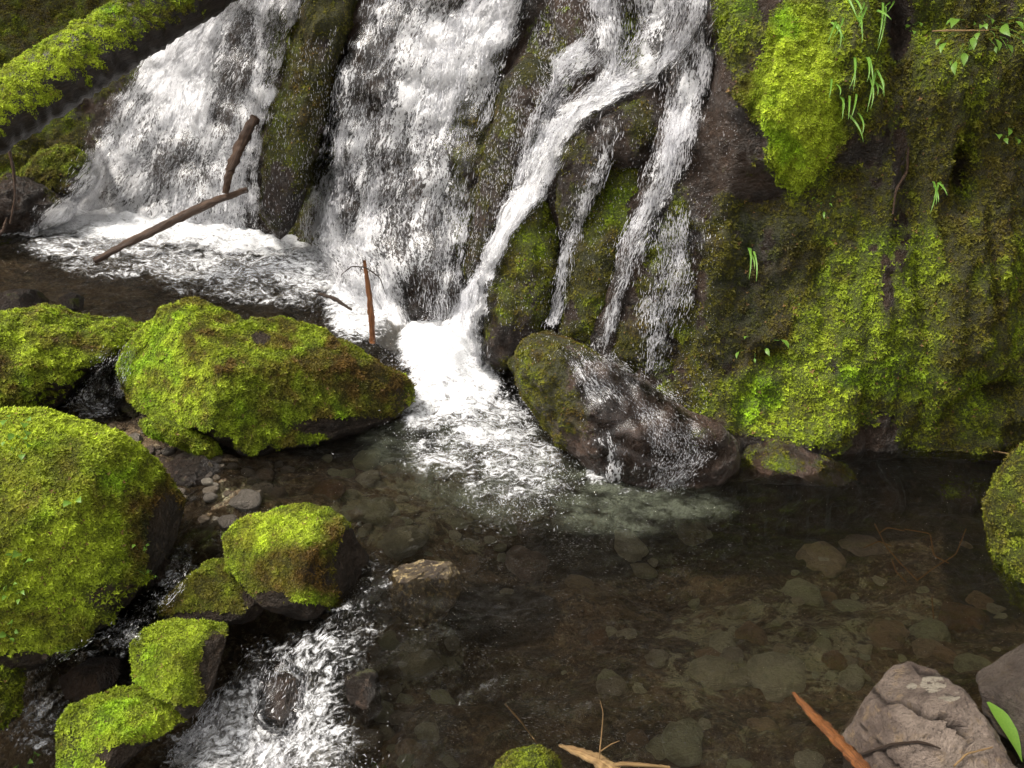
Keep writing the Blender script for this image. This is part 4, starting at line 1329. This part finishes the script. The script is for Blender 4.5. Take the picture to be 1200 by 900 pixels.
waterfall("foaming white lower cascade pouring out of the pool at the bottom",
          [(400, 700), (370, 730), (310, 755), (265, 790), (225, 850), (170, 920)], [(460, 690), (440, 740), (420, 790), (405, 840), (415, 890), (425, 930)],
          lambda a, b, x, y: 0.36 + 0.30 * sstep(0.2, 0.75, b) - gap(x, y, [(335, 815, 28, 36, 0.35), (400, 760, 30, 30, 0.1)]), 9000, 23, off=0.03, step=4, dlen=(0.008, 0.03), dw=0.001, lump=0.05)
waterfall("narrow stream trickling down past the large mossy boulder",
          [(215, 640), (200, 680), (165, 700), (120, 735), (50, 765), (45, 800), (30, 850)], [(235, 640), (222, 690), (200, 715), (165, 760), (75, 770), (62, 805), (80, 860)], lambda a, b, x, y: 0.33 + 0 * a, 1000, 25, off=0.015, step=4, dlen=(0.006, 0.02), lump=0.01)

def flecks(label, poly, n, dlen=(0.008, 0.03), dw=0.0011):
    P = np.array(poly, float)
    lo, hi = P.min(0), P.max(0)
    pts, ts = [], []
    while len(pts) < n:
        x, y = RNG.uniform(lo[0], hi[0]), RNG.uniform(lo[1], hi[1])
        if not in_poly(np.array([x]), np.array([y]), poly)[0] or pn(np.array([[x * 0.04, y * 0.02, 1.5]]))[0] < RNG.uniform(-0.5, 0.35):
            continue
        p, nn = hit(x, y)
        t = np.array([0, 0, -1.0]) + nn * nn[2] + RNG.normal(size=3) * 0.15
        pts.append(p + nn * (0.004 + 0.02 * RNG.random() ** 2))
        ts.append(t / np.linalg.norm(t))
    o = make_drops(None, np.array(pts), np.array(ts), dlen, dw, "spray")
    return tag(o, label, "spray", kind="stuff")


flecks("white water flecks running down the dark rock right of the middle fall", [(640, 0), (740, 0), (735, 60), (690, 90), (640, 130), (615, 190), (590, 240), (560, 300), (535, 390), (525, 330), (560, 200), (600, 90)], 3000)
flecks("white water flecks on the lower part of the dark mossy rib", [(330, 60), (395, 30), (380, 140), (350, 250), (325, 285), (306, 270), (310, 190)], 1100)
flecks("white water flecks on the black rock head and the mossy lobes", [(650, 150), (720, 110), (800, 100), (790, 240), (720, 410), (600, 430), (570, 400), (600, 240)], 1500, (0.005, 0.018), 0.0009)
flecks("glistening drops on the dark wet rock right of the streams", [(800, 60), (850, 60), (870, 150), (850, 260), (830, 480), (760, 480), (780, 260)], 1300, (0.004, 0.012), 0.0008)

# spray thrown up where the falls land
def spray(label, L, n, spread):
    pts = []
    for cx_, cy_, rx, ry, zup in L:
        m = int(n / len(L))
        x = cx_ + RNG.normal(size=m) * rx * 0.5
        y = cy_ + RNG.normal(size=m) * ry * 0.5
        g = at_z(x, y, 0.10 * np.ones(m))
        g[:, 2] = water_level(g) + 0.03 + np.abs(RNG.normal(size=m)) * zup
        pts.append(g)
    p = np.vstack(pts)
    t = RNG.normal(size=p.shape) + np.array([0, 0, 0.4])
    t /= np.linalg.norm(t, axis=1)[:, None]
    o = make_drops(None, p, t, (0.005, 0.02), 0.0013, "spray")
    return tag(o, label, "spray", kind="stuff")


spray("white spray of drops thrown up by the splash at the foot of the chute", [(510, 430, 60, 40, 0.09), (560, 490, 90, 50, 0.03), (610, 545, 70, 40, 0.015)], 7000, 1)
spray("white spray at the foot of the left and middle falls", [(80, 275, 60, 20, 0.05), (200, 290, 120, 24, 0.05), (310, 300, 80, 24, 0.05), (410, 350, 50, 40, 0.05), (250, 330, 160, 20, 0.015)], 8000, 1)
spray("white drops over the foaming lower cascade", [(330, 840, 90, 50, 0.04), (280, 880, 90, 30, 0.04)], 2500, 1)


# ------------------------------------------------------------------ wood
def tube(name, pts, rad, mat, sides=8, rough=0.15, parent=None, seed=0, n=None, flatten=1.0):
    """pts: world points, rad per point"""
    P = np.array(pts, float)
    n = n or max(6, len(P) * 9)
    Q = resample(np.column_stack([P, rad]), n)
    P, r = smooth2(Q[:, :3], 3, 0), Q[:, 3]
    t = np.gradient(P, axis=0)
    t /= np.linalg.norm(t, axis=1)[:, None]
    a = np.cross(t, np.array([0.3, 0.2, 1.0]))
    a /= np.linalg.norm(a, axis=1)[:, None]
    b = np.cross(t, a)
    th = np.linspace(0, 2 * math.pi, sides, endpoint=False)
    rr = r[:, None] * (1 + rough * pn(np.column_stack([np.repeat(np.arange(n) * 0.45, sides), np.tile(np.cos(th) * 1.5, n), np.tile(np.sin(th) * 1.5 + seed * 3.3, n)])).reshape(n, sides) * 2)
    V = P[:, None] + rr[..., None] * (a[:, None] * np.cos(th)[None, :, None] + b[:, None] * np.sin(th)[None, :, None] * flatten)
    V = V.reshape(-1, 3)
    i = np.arange(n * sides).reshape(n, sides)
    Q4 = np.stack([i[:-1], i[1:], np.roll(i[1:], -1, 1), np.roll(i[:-1], -1, 1)], -1).reshape(-1, 4)
    s = np.concatenate([[0], np.cumsum(np.linalg.norm(np.diff(P, axis=0), axis=1))])
    fl = np.column_stack([np.tile(np.cos(th), n) * 0.1, np.tile(np.sin(th), n) * 0.1, np.repeat(s, sides)])
    # end caps
    V = np.vstack([V, P[0] - t[0] * r[0] * 0.3, P[-1] + t[-1] * r[-1] * 0.3])
    fl = np.vstack([fl, [[0, 0, 0]], [[0, 0, s[-1]]]])
    c0 = np.stack([np.roll(i[0], -1), i[0], np.full(sides, n * sides), np.full(sides, n * sides)], -1)
    c1 = np.stack([i[-1], np.roll(i[-1], -1), np.full(sides, n * sides + 1), np.full(sides, n * sides + 1)], -1)
    T = np.concatenate([quads_to_tris(Q4), c0[:, :3], c1[:, :3]])
    me = mesh_from(name, V, T)
    attr_v(me, 'flow', fl + seed)
    return obj(name, me, mat, parent), V, T


# the fallen log
A0, A1 = at_y(-30, 152, 5.3), at_y(275, -42, 6.35)
ax = A1 - A0
logpts = [A0 - ax * 0.8, A0, A0 + ax * 0.5, A1, A1 + ax * 0.5]
log, LV, LT = tube("fallen_log", logpts, [0.178, 0.17, 0.168, 0.165, 0.16], M['bark'], 64, 0.10, None, 2, 220)
tag(log, "thick fallen log with yellow green moss on top, across the upper left corner", "log")
LN = vert_normals(LV, LT)
if LN[100] @ (LV[100] - A0 - ax * ((LV[100] - A0) @ ax) / (ax @ ax)) < 0:
    LN = -LN
    lme = log.data
    lme.flip_normals()
ldir = ax / np.linalg.norm(ax)
lpx, lpy, _ = project(LV)
lm = sstep(-0.12, 0.05, LN[:, 2] + 0.3 * fbm(LV * 5, 4))
streak = fbm(np.column_stack([(LV @ ldir) * 2.5, LN[:, 2] * 5, LN[:, 1] * 5]), 3)
lm = np.clip(lm * sstep(-0.28, 0.0, streak + 0.1), 0, 1)
lt = 0.62 + blobs(lpx, lpy, [(30, 110, 70, 50, 0.4), (100, 60, 60, 40, 0.25)]) - 0.2 * sstep(150, 250, lpx)
make_moss("moss", LV, LT, LN, lm, lt, log, 56000, 0.0066, 0.3, 3, 0.0)


def hp(px_, py_, up=0.0):
    p, n = hit(px_, py_)
    return p + n * up


def stick(name, label, cat, pix, rads, mat, dist=None, up=0.03, sides=10, rough=0.34, group=None, seed=0, flatten=1.0):
    if dist is None:
        pts = [hp(x, y, up) for x, y in pix]
    elif dist[0] == 'z':
        pts = [at_z(x, y, d) for (x, y), d in zip(pix, dist[1])]
    else:
        pts = [at_y(x, y, d) for (x, y), d in zip(pix, dist)]
    o, _, _ = tube(name, pts, rads, mat, sides, rough, None, seed, flatten=flatten)
    return tag(o, label, cat, group)


stick("dead_branch", "long grey brown dead branch lying at the foot of the left fall", "branch", [(110, 306), (150, 285), (200, 260), (245, 238), (290, 222)], [0.018, 0.024, 0.027, 0.026, 0.018], M['deadwood'], [5.95, 6.05, 6.15, 6.2, 6.25], seed=1)
stick("dead_branch", "short broken branch standing up in the left fall above the long one", "branch", [(264, 226), (270, 198), (284, 165), (300, 137)], [0.018, 0.027, 0.035, 0.026], M['deadwood'], [6.2, 6.2, 6.25, 6.3], seed=2)
stick("snag", "reddish upright stick standing in the foam behind the big boulder", "stick", [(437, 402), (435, 370), (432, 340), (427, 305)], [0.015, 0.015, 0.013, 0.008], M['redwood'], [4.78, 4.8, 4.82, 4.84], seed=3)
stick("twig", "thin curved twig by the reddish stick in the foam", "twig", [(400, 322), (412, 312), (428, 313), (445, 325), (452, 345)], [0.002, 0.003, 0.003, 0.003, 0.0015], M['darktwig'], [4.8] * 5, seed=4, sides=5)
stick("twig", "short dark twig poking over the foam left of the reddish stick", "twig", [(374, 344), (392, 350), (412, 363)], [0.008, 0.011, 0.008], M['darktwig'], [4.9, 4.85, 4.8], seed=5, sides=6)
stick("driftwood", "splintered orange driftwood stake leaning by the grey rock", "driftwood", [(930, 812), (950, 835), (980, 865), (1016, 905), (1040, 940)], [0.006, 0.018, 0.021, 0.023, 0.024], M['redwood'], ('z', [0.02, 0.06, 0.13, 0.2, 0.26]), seed=6, rough=0.5, flatten=0.55, sides=16)
stick("driftwood", "splintered pale wood piece at the bottom edge with dry stems", "driftwood", [(655, 873), (680, 882), (705, 893), (740, 920)], [0.005, 0.02, 0.028, 0.03], M['tan'], ('z', [0.10, 0.09, 0.08, 0.05]), seed=7, rough=0.4, flatten=0.5)
stick("twig", "pale flat twig at the bottom edge right of the splintered piece", "twig", [(700, 899), (730, 895), (785, 899)], [0.006, 0.007, 0.004], M['tan'], ('z', [0.08, 0.08, 0.06]), seed=8, sides=6)
stick("twig", "thin upright stem rising from the splintered wood", "twig", [(702, 890), (705, 860), (707, 835), (703, 820)], [0.0022, 0.002, 0.0017, 0.001], M['tan'], ('z', [0.1, 0.16, 0.22, 0.26]), seed=9, sides=5)
stick("twig", "slanting thin stem rising from the splintered wood", "twig", [(704, 880), (716, 872), (726, 868)], [0.002, 0.0016, 0.001], M['tan'], ('z', [0.12, 0.15, 0.16]), seed=10, sides=5)
stick("twig", "dark bent twig lying across the cracked grey rock", "twig", [(980, 896), (1015, 885), (1050, 873), (1080, 871), (1100, 878)], [0.004, 0.005, 0.004, 0.004, 0.002], M['darktwig'], None, 0.012, 6, seed=11)
stick("twig", "thin pale twig lying low on the cracked grey rock", "twig", [(1115, 898), (1130, 884), (1160, 877)], [0.003, 0.003, 0.002], M['tan'], None, 0.01, 5, seed=12)
stick("twig", "brown drooping root in the bare groove of the mossy cliff", "twig", [(1062, 170), (1058, 200), (1046, 225), (1042, 250)], [0.005, 0.006, 0.006, 0.003], M['deadwood'], None, 0.02, 6, seed=13)
stick("twig", "pale horizontal twig among the leaves at the top right of the cliff", "twig", [(1100, 33), (1120, 40), (1150, 43)], [0.003, 0.004, 0.002], M['tan'], None, 0.06, 6, seed=14)
stick("twig", "pale twig by the mossy boulder at the right edge", "twig", [(1168, 524), (1185, 525), (1204, 528)], [0.004, 0.005, 0.004], M['tan'], None, 0.05, 6, seed=15)
stick("twig", "bare root hanging on the far left bank below the log", "twig", [(10, 172), (16, 200), (18, 230), (12, 262)], [0.009, 0.009, 0.008, 0.005], M['deadwood'], [6.0, 5.98, 5.96, 5.94], seed=16, sides=6)
stick("twig", "stub of bare branch at the left edge above the upper pool", "twig", [(-5, 278), (4, 270), (8, 255)], [0.012, 0.01, 0.006], M['deadwood'], [5.9, 5.9, 5.92], seed=17, sides=6)
stick("twig", "dark stick below the large mossy boulder at the left", "twig", [(52, 765), (46, 790), (46, 815), (47, 850)], [0.010, 0.006, 0.005, 0.003], M['darktwig'], None, 0.02, 6, seed=18)
for i, (pix, lab) in enumerate([([(1025, 614), (1038, 640), (1055, 660), (1075, 680)], "orange rootlet trailing under water, left one of the tangle"), ([(1060, 620), (1090, 625), (1094, 650)], "orange rootlet trailing under water, top one of the tangle"),
                                ([(1075, 680), (1095, 665), (1120, 650), (1132, 620)], "brown rootlet curving up beside the dark pool corner"), ([(1092, 700), (1094, 725)], "short orange rootlet under water below the tangle"), ([(1012, 642), (1030, 634), (1045, 640)], "pale forked rootlet at the left end of the tangle"), ([(1045, 655), (1050, 670), (1062, 682)], "orange rootlet in the middle of the tangle"), ([(1090, 640), (1096, 652), (1112, 660)], "orange rootlet at the right side of the tangle"), ([(1030, 625), (1040, 618), (1060, 622)], "orange rootlet lying along the top of the tangle")]):
    stick("rootlet", lab, "rootlet", pix, [0.0026] * len(pix), M['rootlet'], ('z', [-0.03, -0.012, -0.02, -0.006][:len(pix)]), 0.1, 5, group="orange rootlets under water", seed=20 + i)
stick("twig", "long dry stem fallen in the water below the pool stone", "twig", [(592, 825), (610, 845), (630, 872)], [0.003, 0.003, 0.002], M['tan'], ('z', [0.01, 0.015, 0.02]), seed=30, sides=5)

# ------------------------------------------------------------------ plants
def leaf_mesh(name, kind=0):
    """about 1 long along +Y, base at the origin"""
    n = 9
    y = np.linspace(0, 1, n + 1)
    w = {0: 0.21 * np.sin(math.pi * np.clip(y, 0.02, 0.995) ** 0.85) ** 1.15, 1: 0.40 * np.sin(math.pi * np.clip(y, 0.02, 0.98) ** 0.75) ** 0.8, 2: 0.13 * np.sin(math.pi * np.clip(y, 0.03, 0.99) ** 0.8)}[kind]
    V = []
    for i in range(n + 1):
        z = 0.12 * math.sin(y[i] * 2.2) - 0.25 * y[i] ** 2
        V += [(-w[i], y[i], z + 0.25 * w[i]), (0, y[i], z), (w[i], y[i], z + 0.25 * w[i])]
    return mesh_from(name, np.array(V), np.array([f for i in range(n) for f in ((3 * i, 3 * i + 1, 3 * i + 4, 3 * i + 3), (3 * i + 1, 3 * i + 2, 3 * i + 5, 3 * i + 4))]))


LEAF = [leaf_mesh("leaf", k) for k in range(3)]
for l in LEAF:
    l.materials.append(M['leaf'])


def add_leaf(root, pos, direction, size, kind, roll=None, name="leaf"):
    """pos in world; root an Empty without rotation"""
    o = bpy.data.objects.new(name, LEAF[kind])
    COL.objects.link(o)
    o.parent = root
    o.location = Vector(pos) - root.location
    d = Vector(direction).normalized()
    q = d.to_track_quat('Y', 'Z')
    o.rotation_euler = q.to_euler()
    if roll is not None:
        o.rotation_euler.rotate_axis('Y', roll)
    o.scale = (size, size, size)
    return o


def plant(name, label, cat, root_px, leaves, kind=0, up=0.0, group=None, stem=0.0008):
    """leaves: (px, py, length_px); every leaf stands a little off the surface, joined by a stem to the root"""
    r = hp(*root_px, 0.0)
    e = bpy.data.objects.new(name, None)
    e.empty_display_size = 0.02
    COL.objects.link(e)
    e.location = r
    tag(e, label, cat, group)
    _, nn = hit(*root_px)
    dist = (r - CAM) @ FW
    if len(leaves) > 6:
        leaves = leaves + [(x + RNG.uniform(-12, 12), y + RNG.uniform(-10, 10), L * 0.7) for x, y, L in leaves]
    for (x, y, L) in leaves:
        L = L * RNG.uniform(0.6, 1.0)
        d = ray(x, y)
        p = CAM + d * (dist - 0.05 - up - RNG.random() * 0.03)
        v = (p - r)
        v = v - nn * (v @ nn) * 0.3 + np.array([0, -0.12, -0.02]) * RNG.uniform(0.2, 1) + RNG.normal(size=3) * 0.035
        add_leaf(e, p, v, L * dist / F_PX, kind, RNG.uniform(-1.0, 1.0))
        rx, ry = x + (root_px[0] - x) * 0.4 + RNG.uniform(-4, 4), y + (root_px[1] - y) * 0.4 + RNG.uniform(3, 9)
        q0 = hp(rx, ry, -0.004)
        mid = (q0 + p) / 2 + nn * 0.012 + RNG.normal(size=3) * 0.006
        st, V_, _ = tube("stem", [q0 - r, mid - r, p - r], [stem, stem, stem * 0.7], M['blade'], 4, 0, None, 0, 6)
        st.parent = e
    return e


plant("leafy_plant", "broad leaved green sprig hanging at the top right of the cliff", "plant", (1150, 8),
      [(1120, 22, 26), (1108, 50, 24), (1130, 62, 22), (1140, 44, 24), (1152, 30, 20), (1165, 45, 22), (1175, 30, 24), (1180, 52, 20), (1158, 20, 18), (1190, 25, 20), (1120, 72, 26), (1195, 40, 22)], 0, 0.08)
plant("leafy_plant", "small three leaved sprig on the right edge of the cliff", "plant", (1188, 142), [(1168, 158, 20), (1182, 150, 18), (1190, 162, 18), (1178, 162, 20)], 0, 0.05)
plant("leafy_plant", "pale seedling on the dark wet rock beside the moss", "plant", (885, 392), [(866, 412, 14), (876, 394, 12), (898, 408, 16), (915, 398, 18), (884, 420, 8)], 0, 0.03)
plant("leafy_plant", "tiny fern like sprig below the bright hanging moss", "plant", (965, 228), [(955, 232, 12), (962, 240, 14), (972, 238, 12), (974, 230, 10), (966, 248, 12)], 2, 0.03)
plant("leafy_plant", "round leaved sprig on top of the large mossy boulder", "plant", (22, 498), [(10, 492, 14), (28, 496, 14), (14, 508, 15), (30, 512, 14), (12, 524, 15), (26, 532, 13), (30, 505, 12), (18, 534, 12)], 1, 0.03)
plant("leafy_plant", "tall oval leaf shoot on the side of the large mossy boulder", "plant", (24, 672), [(22, 648, 26), (28, 662, 22), (14, 650, 14)], 0, 0.05)
plant("leafy_plant", "low sprig with small leaves at the left edge of the large mossy boulder", "plant", (14, 694), [(6, 698, 12), (16, 684, 13), (26, 692, 14), (22, 702, 12), (8, 686, 12)], 0, 0.03)
plant("leafy_plant", "pair of pale leaves on the middle of the large mossy boulder", "plant", (86, 586), [(82, 588, 13), (92, 584, 12)], 1, 0.02)
plant("leafy_plant", "little sprig below the pair of leaves at the left edge", "plant", (10, 735), [(6, 742, 10), (14, 730, 10), (18, 738, 10), (12, 748, 9)], 1, 0.02)
plant("leafy_plant", "seedling on the dark side of the large mossy boulder by the narrow stream", "plant", (166, 640), [(158, 638, 12), (170, 642, 12), (175, 638, 10)], 0, 0.03)
plant("leafy_plant", "seedling low down beside the narrow stream", "plant", (178, 670), [(174, 668, 9), (182, 674, 9), (160, 668, 8)], 0, 0.02)
plant("leafy_plant", "bright leaf shoot at the very bottom left corner", "plant", (30, 905), [(22, 896, 24), (40, 884, 24), (34, 892, 20)], 0, 0.05)
plant("leafy_plant", "small sprig at the top of the mossy cliff edge", "plant", (1066, 26), [(1062, 32, 10), (1070, 36, 10), (1076, 26, 9)], 1, 0.04)
plant("leafy_plant", "tiny seedling at the bottom edge left of the mossy stone", "plant", (444, 898), [(440, 894, 11), (450, 897, 10)], 0, 0.02)
plant("leafy_plant", "thin sprig on the cliff right of the pale seedling", "plant", (930, 352), [(934, 348, 11), (926, 346, 10), (936, 356, 10)], 2, 0.03)

lf = add_leaf(tag(bpy.data.objects.new("fallen_leaf", None), "long green leaf lying on the dark grey rock at the right edge", "leaf"), (0, 0, 0), (1, 0, 0), 0.1, 2, None, "leaf_blade")
le = lf.parent
COL.objects.link(le)
pa, pb = hp(1156, 822, 0.02), hp(1198, 874, 0.02)
le.location = pa
lf.location = (0, 0, 0)
lf.rotation_euler = Vector(pb - pa).to_track_quat('Y', 'Z').to_euler()
lf.scale = (float(np.linalg.norm(pb - pa)) * 1.2,) * 3


def grass_tuft(label, blades):
    r = hp(*blades[0][:2], 0.0)
    e = bpy.data.objects.new("grass_tuft", None)
    COL.objects.link(e)
    e.location = r
    tag(e, label, "grass", "grass tufts hanging on the mossy cliff")
    extra = [(x0 + random.uniform(-9, 9), y0 + random.uniform(-6, 6), x1 + random.uniform(-14, 10), y1 + random.uniform(-12, 8), bend * random.uniform(-1, 1)) for x0, y0, x1, y1, bend in blades]
    for x0, y0, x1, y1, bend in list(blades) + extra:
        a = hp(x0, y0, 0.01)
        d0 = (a - CAM) @ FW
        b = CAM + ray(x1, y1) * (d0 - 0.06)
        m = (a + b) / 2 + np.array([bend * 0.008, -0.03, 0.012])
        n = 9
        t = np.linspace(0, 1, n)[:, None]
        C = (1 - t) ** 2 * a + 2 * t * (1 - t) * m + t ** 2 * b - r
        w = 0.0040 * (1 - t ** 1.5) + 0.0005
        side = np.cross(b - a, np.array([0, 1.0, 0]))
        side = side / np.linalg.norm(side) + np.array([0, -0.4, 0])
        V = np.stack([C - side * w, C, C + side * w], 1)
        V[:, 1, 1] += 0.002
        i = np.arange(n * 3).reshape(n, 3)
        F = np.concatenate([np.stack([i[:-1, k], i[:-1, k + 1], i[1:, k + 1], i[1:, k]], -1) for k in (0, 1)])
        me = mesh_from("blade", V.reshape(-1, 3), F)
        obj("blade", me, M['blade'], e)


grass_tuft("hanging grass blades at the top of the mossy cliff", [(1035, 8, 1027, 62, 1), (1014, 10, 1006, 32, -1), (1000, 0, 1010, 22, 1), (1030, 12, 1036, 24, 1), (980, 26, 970, 50, -1), (982, 30, 984, 56, 1), (1006, 22, 1010, 50, .5), (1046, 0, 1040, 14, -.5)])
grass_tuft("long arched grass blades beside the bright hanging moss", [(1003, 70, 995, 104, 1), (1014, 66, 1016, 96, 1), (1016, 88, 1020, 128, 2), (1026, 86, 1034, 110, 2), (996, 110, 994, 140, -1), (1022, 92, 1028, 112, 1)])
grass_tuft("short grass blades under the right side of the bright hanging moss", [(1004, 132, 1010, 158, 2), (988, 112, 987, 140, -1), (980, 98, 984, 112, 1)])
grass_tuft("sparse blades low on the cliff by the bare groove", [(1098, 215, 1090, 250, -1), (1094, 214, 1094, 232, 0.5), (1100, 214, 1103, 222, 1)])
grass_tuft("single pale blades on the cliff left of the seedlings", [(884, 295, 886, 330, 1), (880, 296, 884, 315, 1)])

# ------------------------------------------------------------------ loose stones
def stone_mesh(seed, sub=2):
    D, T = ico(sub)
    r = 1 + 0.35 * fbm(D * 1.1 + seed * 5.1, 3) + 0.12 * ridged(D * 1.7 + seed, 2)
    f1, f2 = worley(D * 0.9 + seed * 2.3)
    r = r - 0.45 * f1 + 0.22
    V = D * r[:, None] * np.array([1.0, 0.8 + 0.1 * (seed % 3), 0.55 + 0.08 * (seed % 2)])
    me = mesh_from("stone", V, T)
    return me


STONES = {}
for mk in ('pebble', 'sunk', 'palesunk'):
    STONES[mk] = [stone_mesh(s_, 2) for s_ in range(9)]
    for m_ in STONES[mk]:
        m_.materials.append(M[mk])
BBVH = BVHTree.FromPolygons(BV.tolist(), BT.tolist())


def put_stone(x, y, w, mk, label, group, h=1.0):
    if mk == 'sunk' and ('pale' in label or 'tan' in label):
        mk = 'palesunk'
    d = Vector(ray(x, y)).normalized()
    loc, nor, _, dist = BBVH.ray_cast(Vector(CAM), d)
    if loc is None:
        return
    o = bpy.data.objects.new("stone", random.choice(STONES[mk]))
    COL.objects.link(o)
    s_ = 0.5 * w * dist / F_PX
    o.location = loc + Vector((0, 0, s_ * (0.22 if mk == 'pebble' else -0.05) * h))
    o.scale = (s_, s_ * random.uniform(0.8, 1.15), s_ * h * random.uniform(0.8, 1.1))
    o.rotation_euler = (random.uniform(-0.3, 0.3), random.uniform(-0.3, 0.3), random.uniform(0, 6.28))
    tag(o, label, "stone", group)
    return o


for x, y, w, lab in [(268, 614, 22, "pale rounded pebble left of the mid stream boulder"), (247, 576, 16, "flat cream pebble at the edge of the gravel"), (177, 506, 18, "upright pale grey pebble below the big boulder"),
                     (310, 560, 22, "light brown cobble at the gravel edge of the pool"), (325, 582, 24, "tan cobble above the mid stream boulder"), (158, 516, 16, "grey pebble nearest the small cascade"),
                     (290, 590, 30, "broad tan cobble left of the mid stream boulder top"), (255, 535, 14, "small pebble under the mossy tongue of rock"), (240, 610, 14, "small pale pebble in the narrow stream head"), (175, 530, 16, "dark grey pebble in the gravel gap")]:
    put_stone(x, y, w, 'pebble', lab, "pebbles on the gravel by the big boulder")
for i in range(62):
    x, y = random.uniform(140, 345), random.uniform(498, 625)
    if y < 505 + (x - 150) * 0.35:
        y += 40
    put_stone(x, y, random.uniform(7, 17), 'pebble', "small wet pebble in the gravel gap between the mossy boulders", "pebbles on the gravel by the big boulder")
for x, y, w, lab in [(915, 795, 66, "broad olive tan cobble under water beside the orange driftwood"), (838, 790, 50, "pale green cobble under water left of the olive tan one"), (846, 757, 34, "smaller pale green cobble under water behind the pale green one"),
                     (455, 750, 30, "small pale stone in the outlet below the speckled stone"), (488, 778, 44, "pale olive cobble under water below the speckled stone"), (445, 835, 40, "tan upright stone at the lip of the lower cascade"),
                     (515, 822, 34, "pale stone in the rapids above the bottom edge"), (715, 798, 30, "dark stone breaking the rapids right of the middle"), (470, 635, 56, "pale grey stone under water at the back of the pool"),
                     (935, 700, 46, "tan stone under water in the middle of the right pool"), (1000, 715, 40, "pinkish stone under water in the right pool"), (1040, 745, 50, "green stone under water behind the cracked grey rock"),
                     (1090, 745, 44, "brown stone under water above the cracked grey rock"), (1140, 780, 34, "olive stone in the shade between the two grey rocks"), (1150, 705, 30, "small stone under water by the right mossy boulder"),
                     (1130, 730, 60, "wide dark stone under water in the right corner"), (430, 540, 40, "brown stone under water beside the big boulder"), (880, 745, 40, "mossy green stone under water in mid pool"),
                     (960, 655, 50, "dark stone under water near the foot of the cliff"), (1010, 640, 46, "brown flat stone under water near the rootlets"), (800, 870, 60, "dim stone under water at the bottom edge"),
                     (620, 660, 50, "dim brown stone under water in the centre of the pool"), (385, 575, 36, "brown stone in the shallows right of the gravel"), (440, 600, 46, "olive stone in the shallows of the pool"), (735, 640, 50, "dim olive stone under the milky water")]:
    put_stone(x, y, w, 'sunk', lab, "stones under the clear pool water")
for i in range(85):
    x, y = random.uniform(340, 1180), random.uniform(545, 900)
    put_stone(x, y, random.uniform(12, 34), 'sunk', "stone lying on the stream bed under the pool water", "stones under the clear pool water", 1.0)


for i in range(46):
    x, y = random.uniform(140, 262), random.uniform(600, 800)
    if abs(y - (1010 - 1.55 * x)) > 60:
        continue
    put_stone(x, y, random.uniform(8, 20), 'pebble', "wet stone in the narrow stream beside the large mossy boulder", "stones in the narrow left stream")
for i in range(46):
    x, y = random.uniform(395, 475), random.uniform(680, 890)
    put_stone(x, y, random.uniform(10, 26), 'pebble' if i % 3 else 'sunk', "wet stone at the lip of the foaming lower cascade", "stones at the lip of the lower cascade")

for i in range(80):
    a_ = random.random()
    if a_ < 0.65:
        x, y = random.gauss(930, 95), random.gauss(755, 45)
    else:
        x, y = random.gauss(490, 60), random.gauss(610, 40)
    put_stone(x, y, random.uniform(6, 20), 'sunk', "small pale stone in a patch of pebbles under the pool water", "pale pebble patches under the pool water", 1.0)

# white flecks laid on the pool to imitate glints
pts = []
for cx_, cy_, rx, ry, m in [(600, 600, 150, 60, 1300), (720, 640, 150, 60, 900), (560, 660, 130, 70, 800), (540, 800, 140, 70, 800), (700, 850, 150, 60, 600), (440, 700, 50, 60, 350), (300, 350, 140, 20, 500), (110, 330, 100, 25, 250), (900, 660, 150, 40, 160), (200, 690, 60, 60, 300), (110, 450, 40, 30, 200)]:
    x, y = cx_ + RNG.normal(size=m) * rx * 0.5, cy_ + RNG.normal(size=m) * ry * 0.5
    g = at_z(x, y, np.zeros(m))
    for _ in range(2):
        g = at_z(x, y, water_level(g))
    ok = pn(np.column_stack([g[:, 0] * 6, g[:, 1] * 9, np.zeros(m)])) > -0.05
    g[:, 2] += 0.006 + 0.004 * RNG.random(m)
    pts.append(g[ok])
p = np.vstack(pts)
t = np.column_stack([np.ones(len(p)), RNG.normal(size=len(p)) * 0.35 - 0.15, np.zeros(len(p))])
t /= np.linalg.norm(t, axis=1)[:, None]
tag(make_drops(None, p, t, (0.003, 0.016), 0.0010, "glint_flecks"), "tiny white flecks imitating glints on the pool and the stream", "glint_flecks", kind="stuff")
